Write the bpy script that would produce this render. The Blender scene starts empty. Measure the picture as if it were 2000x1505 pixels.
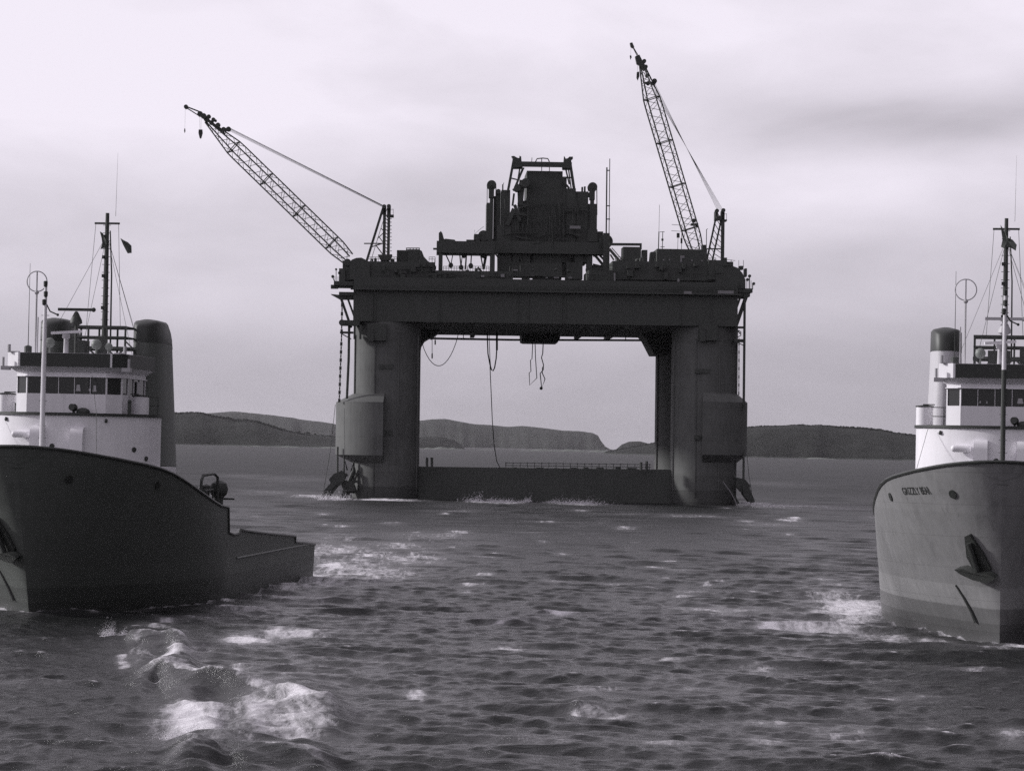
import bpy, math, random
import numpy as np
from mathutils import Vector, Matrix
random.seed(7); rng = np.random.default_rng(11)
SC = bpy.context.scene; COL = SC.collection
PI = math.pi; R = math.radians
# ------------------------------------------------------------------ camera
F = 5040.0; H = 8.7                       # focal length in photo pixels, eye height in metres
rho = R(1.2); th = math.atan(117.5 / F)
zc = Vector((0, -math.sin(th), math.cos(th))); fw = Vector((0, math.cos(th), math.sin(th))); X = Vector((1, 0, 0))
cr = math.cos(rho) * X + math.sin(rho) * zc; cu = -math.sin(rho) * X + math.cos(rho) * zc
C = Vector((0, 0, H))
cd = bpy.data.cameras.new('camera'); cam = bpy.data.objects.new('camera', cd); COL.objects.link(cam)
cd.lens = 36 * F / 2000; cd.sensor_width = 36; cd.clip_start = 0.5; cd.clip_end = 60000
cam.matrix_world = Matrix(((cr.x, cu.x, -fw.x, C.x), (cr.y, cu.y, -fw.y, C.y), (cr.z, cu.z, -fw.z, C.z), (0, 0, 0, 1)))
SC.camera = cam
SC.cycles.sample_clamp_indirect = 1.5; SC.cycles.sample_clamp_direct = 6.0; SC.cycles.caustics_reflective = False; SC.cycles.caustics_refractive = False
SC.cycles.use_denoising = False               # leaves a fine film-like grain and keeps the ripples sharp
SC.view_settings.view_transform = 'Standard'; SC.view_settings.look = 'None'
SC.view_settings.exposure = 0.0; SC.view_settings.gamma = 1.0
# ------------------------------------------------------------------ sun
SUN_AZ, SUN_EL = R(-78), R(21)           # azimuth from +Y towards +X, so the sun stands to the left
sdir = Vector((math.sin(SUN_AZ) * math.cos(SUN_EL), math.cos(SUN_AZ) * math.cos(SUN_EL), math.sin(SUN_EL)))
sd = bpy.data.lights.new('sun', 'SUN'); sd.energy = 3.3; sd.angle = R(4); sd.color = (1.0, 0.985, 0.985)
sun = bpy.data.objects.new('sun', sd); COL.objects.link(sun)
sun.rotation_euler = sdir.to_track_quat('Z', 'Y').to_euler()
# ------------------------------------------------------------------ helpers: pixels, frames
def ray(px, py):
    px = float(px); py = float(py)
    return fw + (px - 1000) / F * cr + (752.5 - py) / F * cu
def sea_pt(px, py, z=0.0):
    d = ray(px, py); t = (z - C.z) / d.z; return C + t * d
def far_pt(px, py, Y):
    d = ray(px, py); return C + (Y / d.y) * d
def proj(p):
    d = Vector(p) - C; w = d.dot(fw); return 1000 + F * d.dot(cr) / w, 752.5 - F * d.dot(cu) / w
# ------------------------------------------------------------------ sky
W = bpy.data.worlds.new('World'); SC.world = W; W.use_nodes = True
def sky():
    nt = W.node_tree; nt.nodes.clear(); N = nt.nodes.new; L = nt.links.new
    def m(op, a, b=None, c=None, clamp=False):
        n = N('ShaderNodeMath'); n.operation = op; n.use_clamp = clamp
        for i, v in enumerate((a, b, c)):
            if v is None: continue
            if isinstance(v, (int, float)): n.inputs[i].default_value = v
            else: L(v, n.inputs[i])
        return n.outputs[0]
    st = N('ShaderNodeTexSky'); st.sky_type = 'NISHITA'; st.sun_disc = False
    st.sun_elevation = SUN_EL; st.sun_rotation = SUN_AZ
    bw = N('ShaderNodeRGBToBW'); L(st.outputs[0], bw.inputs[0])
    clear = m('MULTIPLY', bw.outputs[0], 0.1)
    tc = N('ShaderNodeTexCoord'); sep = N('ShaderNodeSeparateXYZ'); L(tc.outputs['Generated'], sep.inputs[0])
    x, y, z = sep.outputs
    def noise(sx, sy, sz, scale, detail, rough, off=0.0):
        mp = N('ShaderNodeMapping'); mp.inputs['Scale'].default_value = (sx, sy, sz)
        mp.inputs['Location'].default_value = (off, off * .7, off * .3)
        mp.inputs['Rotation'].default_value = (0, R(7), 0)
        L(tc.outputs['Generated'], mp.inputs[0])
        n = N('ShaderNodeTexNoise'); n.inputs['Scale'].default_value = scale; n.inputs['Detail'].default_value = detail
        n.inputs['Roughness'].default_value = rough; L(mp.outputs[0], n.inputs['Vector'])
        n.inputs['Distortion'].default_value = 0.4
        return n.outputs[0]
    # cloud layer: brighter towards the sun and upwards, streaks flattened along the horizon
    n1 = noise(1, 1, 3.2, 7.0, 6, 0.52, 3.1)
    n2 = noise(1, 1, 2.2, 22.0, 5, 0.6, 1.7)
    ns = m('ADD', m('MULTIPLY', m('SUBTRACT', n1, .5), 1.0), m('MULTIPLY', m('SUBTRACT', n2, .5), .22))
    up = N('ShaderNodeMapRange'); up.interpolation_type = 'SMOOTHSTEP'; L(z, up.inputs[0])
    up.inputs[1].default_value = -0.01; up.inputs[2].default_value = 0.165
    def step(v, lo, hi, a_, b_):
        n = N('ShaderNodeMapRange'); n.interpolation_type = 'SMOOTHSTEP'; L(v, n.inputs[0])
        for i_, q in enumerate((lo, hi, a_, b_)): n.inputs[i_ + 1].default_value = q
        return n.outputs[0]
    def blob(px, py, sx, sz, amt, tilt=0.0):                     # one broad cloud bank: pixel centre, radians wide and high
        d = ray(px, py).normalized(); dx_ = m('SUBTRACT', x, d.x); dz_ = m('SUBTRACT', m('SUBTRACT', z, d.z), m('MULTIPLY', dx_, tilt))
        e = m('ADD', m('POWER', m('ABSOLUTE', m('DIVIDE', dx_, sx)), 2.0), m('POWER', m('ABSOLUTE', m('DIVIDE', dz_, sz)), 2.0))
        return m('MULTIPLY', m('EXPONENT', m('MULTIPLY', e, -1.0)), amt)
    base = m('ADD', 0.445, m('MULTIPLY', up.outputs[0], 0.49))
    base = m('ADD', base, m('ADD', m('MULTIPLY', x, -.26), m('ADD', step(x, -.95, -.25, .25, 0), step(x, .21, .7, 0, -.52))))
    amp = m('ADD', 0.22, m('MULTIPLY', up.outputs[0], 0.34))
    cloud = m('ADD', base, m('MULTIPLY', ns, amp))
    for q in ((1880, 235, .075, .011, -.26, .10), (1560, 215, .05, .010, -.10, -.05), (1700, 345, .06, .012, .12, 0), (880, 370, .035, .016, -.10, .2), (480, 600, .06, .012, .08, .0), (1350, 560, .07, .010, -.05, .1), (300, 160, .12, .03, .08, 0), (1760, 560, .05, .014, .04, .2)):
        cloud = m('ADD', cloud, blob(*q))
    cloud = m('MINIMUM', m('MAXIMUM', cloud, 0.05), 0.95)
    cloud = m('MULTIPLY', cloud, step(y, -.9, .1, .74, 1.0))
    cloud = m('MULTIPLY', cloud, step(z, .2, .9, 1.0, .72))
    tot = m('ADD', m('MULTIPLY', cloud, 0.92), m('MULTIPLY', clear, 0.08))
    cc = N('ShaderNodeCombineColor'); L(tot, cc.inputs[0]); L(m('MULTIPLY', tot, 0.94), cc.inputs[1]); L(m('MULTIPLY', tot, 1.05), cc.inputs[2])
    bg = N('ShaderNodeBackground'); L(cc.outputs[0], bg.inputs[0]); bg.inputs[1].default_value = 1.0
    out = N('ShaderNodeOutputWorld'); L(bg.outputs[0], out.inputs[0])
sky()
# ------------------------------------------------------------------ materials
def mat(name, v, rough=0.6, var=0.12, scale=1.5, bump=0.0, metal=0.0, tint=(0.97, 1.045, 0.97), streak=0.0, spec=0.4, bands=None, scale2=None, wear=0.0, seam=None):
    M = bpy.data.materials.new(name); M.use_nodes = True; nt = M.node_tree; nt.nodes.clear(); N = nt.nodes.new; L = nt.links.new
    out = N('ShaderNodeOutputMaterial'); b = N('ShaderNodeBsdfPrincipled'); L(b.outputs[0], out.inputs[0])
    b.inputs['Roughness'].default_value = rough; b.inputs['Metallic'].default_value = metal
    b.inputs['Specular IOR Level'].default_value = spec
    def m(op, a, c, clamp=False):
        n = N('ShaderNodeMath'); n.operation = op; n.use_clamp = clamp
        for i, q in enumerate((a, c)):
            if isinstance(q, (int, float)): n.inputs[i].default_value = q
            else: L(q, n.inputs[i])
        return n.outputs[0]
    tc = N('ShaderNodeTexCoord')
    def noise(sc, det, stretch=(1, 1, 1), rg=.6):
        mp = N('ShaderNodeMapping'); mp.inputs['Scale'].default_value = stretch; L(tc.outputs['Object'], mp.inputs[0])
        n = N('ShaderNodeTexNoise'); n.inputs['Scale'].default_value = sc; n.inputs['Detail'].default_value = det
        n.inputs['Roughness'].default_value = rg; L(mp.outputs[0], n.inputs['Vector']); return n.outputs[0]
    n1 = noise(scale, 8); val = m('ADD', 1.0, m('MULTIPLY', m('SUBTRACT', n1, .5), var * 4))
    if streak:
        n2 = noise(3.0, 5, (1, 1, .09)); val = m('MULTIPLY', val, m('ADD', 1.0, m('MULTIPLY', m('SUBTRACT', n2, .5), streak * 4)))
    if wear:                                    # scraped patches and rust runs
        pt = m('MULTIPLY', m('SUBTRACT', noise(.55, 8, (1, 1, .6), .7), .55), 7.0, True)
        rn = m('MULTIPLY', m('SUBTRACT', noise(4.5, 4, (1, 1, .05), .6), .60), 8.0, True)
        rn = m('MULTIPLY', rn, m('MULTIPLY', m('SUBTRACT', noise(.6, 3), .42), 5.0, True))
        val = m('MULTIPLY', val, m('SUBTRACT', 1.0, m('MULTIPLY', pt, wear * .7)))
        val = m('MULTIPLY', val, m('SUBTRACT', 1.0, m('MULTIPLY', rn, wear * 1.4)))
    if seam:                                    # weld seams between plates: (width, height)
        sq = N('ShaderNodeSeparateXYZ'); L(tc.outputs['Object'], sq.inputs[0])
        def line(src, step_, w): return m('LESS_THAN', m('FRACT', m('DIVIDE', m('ADD', src, 50.0), step_), 0.0), w / step_)
        ln = m('MAXIMUM', line(m('ADD', sq.outputs[2], m('MULTIPLY', sq.outputs[1], seam[3])), seam[1], .035 * seam[2]), line(sq.outputs[1], seam[0], .035 * seam[2]))
        val = m('MULTIPLY', val, m('SUBTRACT', 1.0, m('MULTIPLY', ln, .16)))
    base = m('MULTIPLY', val, v)
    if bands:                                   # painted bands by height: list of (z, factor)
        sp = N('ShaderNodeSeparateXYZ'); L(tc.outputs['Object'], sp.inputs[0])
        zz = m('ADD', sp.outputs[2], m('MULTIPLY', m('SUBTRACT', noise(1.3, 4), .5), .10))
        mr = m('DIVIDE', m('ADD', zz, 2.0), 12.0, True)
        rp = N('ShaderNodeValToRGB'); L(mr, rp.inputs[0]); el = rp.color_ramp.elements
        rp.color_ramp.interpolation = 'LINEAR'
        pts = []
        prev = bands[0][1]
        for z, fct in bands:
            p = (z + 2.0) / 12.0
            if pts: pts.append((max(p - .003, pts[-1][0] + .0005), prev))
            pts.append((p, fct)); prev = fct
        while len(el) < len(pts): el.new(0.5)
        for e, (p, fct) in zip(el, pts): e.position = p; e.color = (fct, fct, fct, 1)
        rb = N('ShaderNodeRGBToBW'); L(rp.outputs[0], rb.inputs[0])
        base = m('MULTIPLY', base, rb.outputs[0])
    base = m('MAXIMUM', base, 0.004)
    cc = N('ShaderNodeCombineColor')
    for i in range(3): L(m('MULTIPLY', base, tint[i]), cc.inputs[i])
    L(cc.outputs[0], b.inputs['Base Color'])
    if bump:
        bp = N('ShaderNodeBump'); bp.inputs['Strength'].default_value = bump; bp.inputs['Distance'].default_value = 0.05
        L(noise(scale2 or scale * 3, 6), bp.inputs['Height']); L(bp.outputs[0], b.inputs['Normal'])
    return M
LIL = (1.0, 0.975, 1.02)
MT = dict(
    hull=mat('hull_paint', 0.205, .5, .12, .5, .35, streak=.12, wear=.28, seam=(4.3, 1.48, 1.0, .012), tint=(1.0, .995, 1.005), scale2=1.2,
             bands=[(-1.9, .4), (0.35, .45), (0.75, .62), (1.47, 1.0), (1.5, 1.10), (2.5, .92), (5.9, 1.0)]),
    hullshade=mat('shaded_hull_paint', 0.10, .5, .08, .5, .3, streak=.08, wear=.2, seam=(4.3, 1.48, 1.0, .012), scale2=1.2,  # same hull paint, the left tug's shade put into the colour
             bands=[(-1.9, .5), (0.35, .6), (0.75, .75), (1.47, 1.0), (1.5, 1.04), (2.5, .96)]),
    lamp=mat('lamp_housing', 0.20, .5, .08, 2.0),
    white=mat('white_paint', 0.78, .45, .03, 1.0, .1, tint=LIL, streak=.05, wear=.10),
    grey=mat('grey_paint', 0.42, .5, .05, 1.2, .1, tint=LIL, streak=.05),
    funnel=mat('funnel_paint', 0.50, .5, .04, 1.0, .1, tint=LIL, streak=.05),
    darkfunnel=mat('darker_funnel_tone', 0.105, .5, .05, 1.0, .1, streak=.06),  # darker tone for the left tug's funnels
    black=mat('black_paint', 0.036, .5, .10, 2.0),
    dark=mat('dark_steel', 0.05, .6, .12, 2.0),
    deck=mat('deck_paint', 0.10, .7, .12, 1.0),
    glass=mat('window_glass', 0.022, .08, .05, 1.0, spec=.5),
    letter=mat('lettering_paint', 0.03, .5, .15, 5.0),
    rig=mat('weathered_rig_steel', 0.054, .65, .12, .18, streak=.12, wear=.25),
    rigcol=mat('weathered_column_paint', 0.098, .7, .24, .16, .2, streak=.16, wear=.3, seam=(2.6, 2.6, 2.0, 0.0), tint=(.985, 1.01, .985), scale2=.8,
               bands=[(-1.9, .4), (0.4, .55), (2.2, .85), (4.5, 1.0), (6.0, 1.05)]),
    riglt=mat('pale_rig_paint', 0.24, .6, .1, .5, tint=LIL),
    rope=mat('hose_rubber', 0.06, .7, .1, 3.0),
    flag=mat('flag_cloth', 0.08, .9, .25, 4.0),
    wood=mat('woodland_foliage', 0.024, .95, .20, .045, spec=.1, bands=[(-1.9, 3.2), (.9, 2.2), (1.7, 1.0)]),
    farwood=mat('far_hill_cover', 0.036, .95, .15, .012, spec=.1),
    rock=mat('shore_rock', 0.14, .9, .25, .03, spec=.2),
    foam=mat('sea_spray', 0.72, .9, .05, 3.0, tint=LIL),
)
# ------------------------------------------------------------------ mesh builder
class MB:
    def __init__(s): s.v = []; s.f = []; s.cut = []
    def mark(s): s.cut.append((len(s.v), len(s.f)))
    def add(s, vs, fs):
        s.mark(); o = len(s.v); s.v += [tuple(p) for p in vs]; s.f += [tuple(i + o for i in f) for f in fs]; return s
    def box(s, x0, x1, y0, y1, z0, z1):
        x0, x1 = min(x0, x1), max(x0, x1); y0, y1 = min(y0, y1), max(y0, y1); z0, z1 = min(z0, z1), max(z0, z1)
        return s.add([(x0, y0, z0), (x1, y0, z0), (x1, y1, z0), (x0, y1, z0), (x0, y0, z1), (x1, y0, z1), (x1, y1, z1), (x0, y1, z1)],
                     [(0, 3, 2, 1), (4, 5, 6, 7), (0, 1, 5, 4), (1, 2, 6, 5), (2, 3, 7, 6), (3, 0, 4, 7)])
    def prism(s, pts, y0, y1):                       # outline in x,z pushed along y
        a = sum(pts[i][0] * pts[(i + 1) % len(pts)][1] - pts[(i + 1) % len(pts)][0] * pts[i][1] for i in range(len(pts)))
        if a < 0: pts = pts[::-1]
        n = len(pts)
        vs = [(x, y0, z) for x, z in pts] + [(x, y1, z) for x, z in pts]
        fs = [tuple(range(n)), tuple(range(2 * n - 1, n - 1, -1))]
        fs += [(i, n + i, n + (i + 1) % n, (i + 1) % n) for i in range(n)]
        return s.add(vs, fs)
    def slab(s, pts, z0, z1, top=None):              # outline in x,y lifted along z; top = other outline for a flare
        a = sum(pts[i][0] * pts[(i + 1) % len(pts)][1] - pts[(i + 1) % len(pts)][0] * pts[i][1] for i in range(len(pts)))
        top = top or pts
        if a < 0: pts = pts[::-1]; top = top[::-1]
        n = len(pts)
        vs = [(x, y, z0) for x, y in pts] + [(x, y, z1) for x, y in top]
        fs = [tuple(range(n - 1, -1, -1)), tuple(range(n, 2 * n))]
        fs += [(i, (i + 1) % n, n + (i + 1) % n, n + i) for i in range(n)]
        return s.add(vs, fs)
    def tube(s, pts, r, n=7, r2=None, closed=False):
        s.mark(); P = [Vector(p) for p in pts]; k = len(P); base = len(s.v)
        up = Vector((0, 0, 1)); prev = None
        for i, p in enumerate(P):
            if closed: t = (P[(i + 1) % k] - P[i - 1])
            else: t = P[min(i + 1, k - 1)] - P[max(i - 1, 0)]
            if t.length < 1e-9: t = Vector((0, 0, 1))
            t.normalize()
            if prev is None:
                a = t.cross(up if abs(t.z) < .95 else Vector((1, 0, 0))).normalized()
            else:
                a = (prev - t * prev.dot(t)); a = a.normalized() if a.length > 1e-6 else t.cross(Vector((1, 0, 0))).normalized()
            prev = a; b = t.cross(a)
            rr = r if r2 is None else r + (r2 - r) * i / max(1, k - 1)
            for j in range(n):
                q = 2 * PI * j / n; s.v.append(tuple(p + rr * (math.cos(q) * a + math.sin(q) * b)))
        for i in range(k if closed else k - 1):
            i2 = (i + 1) % k
            for j in range(n):
                j2 = (j + 1) % n
                s.f.append((base + i * n + j, base + i * n + j2, base + i2 * n + j2, base + i2 * n + j))
        if not closed:
            s.f.append(tuple(base + j for j in range(n - 1, -1, -1))); s.f.append(tuple(base + (k - 1) * n + j for j in range(n)))
        return s
    def beam(s, p, q, w, h=None):
        p = Vector(p); q = Vector(q); t = (q - p); L = t.length; t.normalize(); h = h or w
        a = t.cross(Vector((0, 1, 0)) if abs(t.y) < .9 else Vector((1, 0, 0))).normalized(); b = t.cross(a)
        vs = []
        for c in (p, q):
            for sa, sb in ((-1, -1), (1, -1), (1, 1), (-1, 1)): vs.append(c + a * sa * w / 2 + b * sb * h / 2)
        return s.add(vs, [(3, 2, 1, 0), (4, 5, 6, 7), (0, 1, 5, 4), (1, 2, 6, 5), (2, 3, 7, 6), (3, 0, 4, 7)])
    def lathe(s, cx, cy, prof, n=24, a0=0.0, a1=2 * PI):
        s.mark(); full = abs(a1 - a0 - 2 * PI) < 1e-6; k = len(prof); m = n if full else n + 1; base = len(s.v)
        for i in range(m):
            a = a0 + (a1 - a0) * i / n
            for r, z in prof: s.v.append((cx + r * math.cos(a), cy + r * math.sin(a), z))
        for i in range(n):
            i2 = (i + 1) % m
            for j in range(k - 1): s.f.append((base + i * k + j, base + i2 * k + j, base + i2 * k + j + 1, base + i * k + j + 1))
        if full:
            for j, rev in ((0, True), (k - 1, False)):
                if prof[j][0] > 1e-4:
                    l = [base + i * k + j for i in range(m)]; s.f.append(tuple(l[::-1] if rev else l))
        else:
            s.f.append(tuple(base + j for j in range(k))); s.f.append(tuple(base + n * k + j for j in range(k - 1, -1, -1)))
        return s
    def ball(s, c, r, n=10, k=6, sq=(1, 1, 1)):
        s.mark(); base = len(s.v); c = Vector(c)
        for i in range(1, k):
            t = PI * i / k
            for j in range(n):
                a = 2 * PI * j / n; s.v.append((c.x + r * sq[0] * math.sin(t) * math.cos(a), c.y + r * sq[1] * math.sin(t) * math.sin(a), c.z + r * sq[2] * math.cos(t)))
        top = len(s.v); s.v.append((c.x, c.y, c.z + r * sq[2])); s.v.append((c.x, c.y, c.z - r * sq[2]))
        for i in range(k - 2):
            for j in range(n): s.f.append((base + i * n + j, base + (i + 1) * n + j, base + (i + 1) * n + (j + 1) % n, base + i * n + (j + 1) % n))
        for j in range(n):
            s.f.append((top, base + j, base + (j + 1) % n)); s.f.append((top + 1, base + (k - 2) * n + (j + 1) % n, base + (k - 2) * n + j))
        return s
    def disc(s, c, r, w, ax='y', n=20):              # short drum with its axis along ax
        c = Vector(c); d = {'x': Vector((1, 0, 0)), 'y': Vector((0, 1, 0)), 'z': Vector((0, 0, 1))}[ax] * (w / 2)
        return s.tube([c - d, c + d], r, n)
    def mesh(s, name, off=(0, 0, 0)):
        me = bpy.data.meshes.new(name); o = off
        me.from_pydata([(x - o[0], y - o[1], z - o[2]) for x, y, z in s.v], [], s.f); me.update(); return me
def smooth(me, ang=35):
    me.polygons.foreach_set('use_smooth', [True] * len(me.polygons))
    try: me.set_sharp_from_angle(angle=R(ang))
    except Exception: pass
def tag(o, label=None, cat=None, group=None, kind=None):
    for k, v in (('label', label), ('category', cat), ('group', group), ('kind', kind)):
        if v: o[k] = v
class Thing:
    def __init__(s, name, label, cat, base, M=Matrix(), group=None):
        s.base = Vector(base); s.e = bpy.data.objects.new(name, None); COL.objects.link(s.e)
        s.e.empty_display_size = 1.0
        s.e.matrix_world = M @ Matrix.Translation(s.base); tag(s.e, label, cat, group)
    def part(s, mb, name, m, parent=None, sm=35, label=None):
        me = mb.mesh(name, s.base); smooth(me, sm); me.materials.append(MT[m] if isinstance(m, str) else m)
        o = bpy.data.objects.new(name, me); COL.objects.link(o); o.parent = parent or s.e
        if label: o['label'] = label
        return o
def pieces(T, mb, name, m, parent=None, per=1, sm=35):
    cuts = mb.cut + [(len(mb.v), len(mb.f))]; out = []
    for i in range(0, len(mb.cut), per):
        (v0, f0), (v1, f1) = cuts[i], cuts[min(i + per, len(mb.cut))]
        q = MB(); q.v = mb.v[v0:v1]; q.f = [tuple(a - v0 for a in f) for f in mb.f[f0:f1]]; out.append(T.part(q, name, m, parent, sm))
    return out
def solo(mb, name, m, label, cat, base, M=Matrix(), group=None, sm=40):
    me = mb.mesh(name, base); smooth(me, sm); me.materials.append(MT[m] if isinstance(m, str) else m)
    o = bpy.data.objects.new(name, me); COL.objects.link(o); o.matrix_world = M @ Matrix.Translation(Vector(base)); tag(o, label, cat, group); return o
def env(mb, name, m, kind, label=None, cat=None):
    me = mb.mesh(name); smooth(me, 180); me.materials.append(MT[m] if isinstance(m, str) else m)
    o = bpy.data.objects.new(name, me); COL.objects.link(o); o['kind'] = kind
    if label: o['label'] = label
    if cat: o['category'] = cat
    return o
def frame(o, deg=0, list_deg=0):
    return Matrix.Translation(Vector(o)) @ Matrix.Rotation(R(deg), 4, 'Z') @ Matrix.Rotation(R(list_deg), 4, 'Y')
#@@SEA
#@@HILLS
#@@RIG
#@@TUGS
#@@HAZE
# ------------------------------------------------------------------ sea
def make_sea():
    ang = np.radians(np.concatenate([np.linspace(-180, -45, 28)[:-1], np.linspace(-45, -14, 90)[:-1], np.linspace(-14, 14, 900), np.linspace(14, 45, 90)[1:], np.linspace(45, 180, 28)[1:-1]]))
    ds = [4.0]
    while ds[-1] < 14000:
        d = ds[-1]
        if d < 52: s = 1.6
        elif d < 66: s = .3
        elif d < 170: s = .11 + (d - 66) * .0010
        elif d < 520: s = .22 + (d - 170) * .0034
        else: s = d * .0028 if d < 1500 else d * .012
        ds.append(d + s)
    D = np.array(ds); n, k = len(D), len(ang)
    A, DD = np.meshgrid(ang, D); x = (DD * np.sin(A)).astype(np.float32); y = (DD * np.cos(A)).astype(np.float32)
    sp = np.gradient(D)[:, None].astype(np.float32)
    spc = np.maximum(sp, (DD * np.gradient(ang)[None, :]).astype(np.float32) * .5)
    r = np.random.default_rng(5); z = np.zeros_like(x); dx = np.zeros_like(x); dy = np.zeros_like(x); fold = np.zeros_like(x)
    NW = 165
    lam = 15 * (0.34 / 15) ** (np.arange(NW) / (NW - 1)); lam *= r.uniform(.93, 1.07, NW)
    for L_ in lam:
        a = R(-103) + r.normal(0, .27) * (1.0 if L_ > 1.1 else 1.9); kx, ky = math.cos(a) * 2 * PI / L_, math.sin(a) * 2 * PI / L_
        slope = .041 * (1.0 if L_ < 1.3 else (1.3 / L_) ** .62); amp = slope * L_ / (2 * PI)
        ph = x * np.float32(kx) + y * np.float32(ky) + np.float32(r.uniform(0, 6.283))
        att = np.clip(L_ / (2.2 * spc) - .9, 0, 1); c = np.cos(ph) * att; s_ = np.sin(ph) * att
        z += np.float32(amp) * c; q = np.float32(amp * .95); dx -= q * math.cos(a) * s_; dy -= q * math.sin(a) * s_; fold += np.float32(slope) * c
    foam = np.zeros_like(x)
    sd_ = float(fold[200:900].std()); 
    foam = np.clip((fold / sd_ - 2.35) / 1.3, 0, 1) * .75 * (DD < 1500)
    # breaking seas in the near left: ridge lines given where the photograph shows them
    def ridge(pix, h, wf, wb, crest_foam):
        nonlocal z, foam
        P = [sea_pt(a, b, .4) for a, b in pix]; pa = np.array([math.atan2(p.x, p.y) for p in P]); pd = np.array([math.hypot(p.x, p.y) for p in P])
        ga = np.linspace(pa[0] - .01, pa[-1] + .01, 240); gd = np.interp(ga, pa, pd); kern = np.hanning(61); kern /= kern.sum()
        gd = np.convolve(np.pad(gd, 30, mode='edge'), kern, 'valid'); sl = np.gradient(gd, ga) / gd; gc = 1 / np.sqrt(1 + sl ** 2)
        j0, j1 = np.searchsorted(ang, [ga[0], ga[-1]]); i0, i1 = np.searchsorted(D, [gd.min() - 30, gd.max() + 30]); aa = ang[j0:j1]
        dr = np.interp(aa, ga, gd)[None, :]; cc = np.interp(aa, ga, gc)[None, :]; tpar = ((aa - pa[0]) / (pa[-1] - pa[0]))[None, :]
        dist = (DD[i0:i1, j0:j1] - dr) * cc; wob = 1 + .16 * np.sin(tpar * 8 + 1) * np.sin(tpar * 13)
        e = np.clip(np.minimum(tpar, 1 - tpar) * 5, 0, 1); e = e * e * (3 - 2 * e); w = np.where(dist < 0, wf, wb)
        z[i0:i1, j0:j1] += (h * wob * e * np.exp(-(np.abs(dist) / w) ** 1.35)).astype(np.float32)
        fo = crest_foam * e * np.exp(-((dist - .25) / (wb * .3)) ** 2) * (dist > -.15); foam[i0:i1, j0:j1] = np.maximum(foam[i0:i1, j0:j1], fo.astype(np.float32))
    ridge([(235, 1236), (290, 1242), (335, 1245), (380, 1252)], .5, 1.0, 2.0, .85)
    ridge([(235, 1322), (280, 1310), (315, 1300), (350, 1318), (385, 1332), (430, 1328), (475, 1336), (540, 1350), (620, 1368), (705, 1392)], .75, 1.1, 2.6, .8)
    ridge([(300, 1462), (370, 1455), (440, 1432), (470, 1440), (520, 1456), (590, 1462), (680, 1478)], .42, 1.2, 2.6, .6)
    ridge([(930, 1206), (1010, 1204), (1070, 1196), (1130, 1200)], .14, .6, 1.2, .55)
    ridge([(1100, 1372), (1180, 1346), (1260, 1352)], .12, .7, 1.4, .3)
    # foam patches: photo pixel centre, pixel half sizes, strength
    FP = []
    for px, py, rx, ry, st in ((375, 1408, 62, 32, 1.0), (400, 1398, 75, 40, .55), (500, 1395, 60, 30, .62), (610, 1388, 75, 14, .85), (560, 1420, 90, 22, .75), (600, 1425, 60, 12, .7), (690, 1392, 40, 10, .6),
            (240, 1292, 14, 12, .85), (260, 1285, 34, 18, .5), (335, 1285, 18, 14, .95), (380, 1280, 40, 22, .5), (462, 1310, 14, 14, .8), (480, 1312, 40, 14, .4), (300, 1222, 30, 6, .6), (290, 1265, 50, 25, .42),
            (480, 1248, 42, 8, .95), (560, 1238, 70, 6, .8), (620, 1234, 40, 4, .6), (330, 1213, 22, 3, .7),
            (690, 1100, 85, 14, .62), (720, 1082, 95, 8, .6), (640, 1140, 70, 8, .6), (600, 1150, 60, 8, .55), (770, 1065, 60, 8, .55), (830, 1078, 60, 14, .4), (560, 1150, 40, 8, .65), (440, 1172, 20, 4, .8), (520, 1130, 35, 12, .6), (660, 1050, 60, 8, .4), (900, 1060, 70, 8, .3),
            (1660, 1190, 62, 24, .95), (1690, 1198, 30, 12, 1.0), (1620, 1165, 60, 14, .6), (1500, 1222, 26, 5, .95), (1570, 1224, 70, 8, .65), (1400, 1190, 110, 7, .5), (1420, 1205, 50, 8, .5), (1640, 1225, 50, 10, .65), (1745, 1245, 26, 8, .9), (1820, 1254, 40, 6, .75), (1690, 1240, 40, 9, .5), (1560, 1200, 60, 14, .4),
            (1900, 1264, 100, 4.5, 1.0), (2020, 1262, 60, 4, 1.0), (40, 1190, 45, 5, 1.0), (12, 1182, 18, 7, 1.0), (100, 1198, 30, 3, .7),
            (1095, 1198, 28, 5, .9), (1025, 1210, 34, 5, .7), (1000, 1268, 50, 5, .6), (1175, 1345, 45, 9, .85), (1150, 1350, 30, 10, .6), (810, 1356, 18, 7, .85), (850, 1365, 45, 10, .4), (1495, 1443, 42, 8, .95), (1980, 1432, 28, 10, .55), (1650, 1430, 60, 8, .5), (1160, 1392, 80, 6, .5), (1040, 1445, 90, 10, .4), (1350, 1340, 110, 12, .3), (1600, 1420, 120, 10, .35),
            (740, 1290, 80, 5, .4), (1900, 1312, 60, 4, .4), (880, 1210, 60, 4, .35), (1500, 1025, 60, 3, .5), (1350, 1008, 60, 3, .6), (1240, 1005, 40, 2, .4), (900, 998, 60, 2, .4),
            (660, 974, 20, 3, 1.0), (605, 969, 40, 3, .85), (750, 977, 60, 1.6, 1.0), (985, 981, 34, 2.5, 1.0), (940, 980, 34, 2, .8), (1130, 984, 60, 2.0, .9), (1225, 986, 30, 1.4, .5), (1520, 988, 90, 3.5, .7), (1480, 985, 30, 3, .9), (1620, 992, 80, 3, .4), (520, 962, 60, 4, .35), (480, 930, 60, 3, .3), (1500, 945, 80, 4, .22), (560, 935, 90, 5, .3)):
        FP.append((px, py, rx, ry, st))
    fr = random.Random(33)
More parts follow.
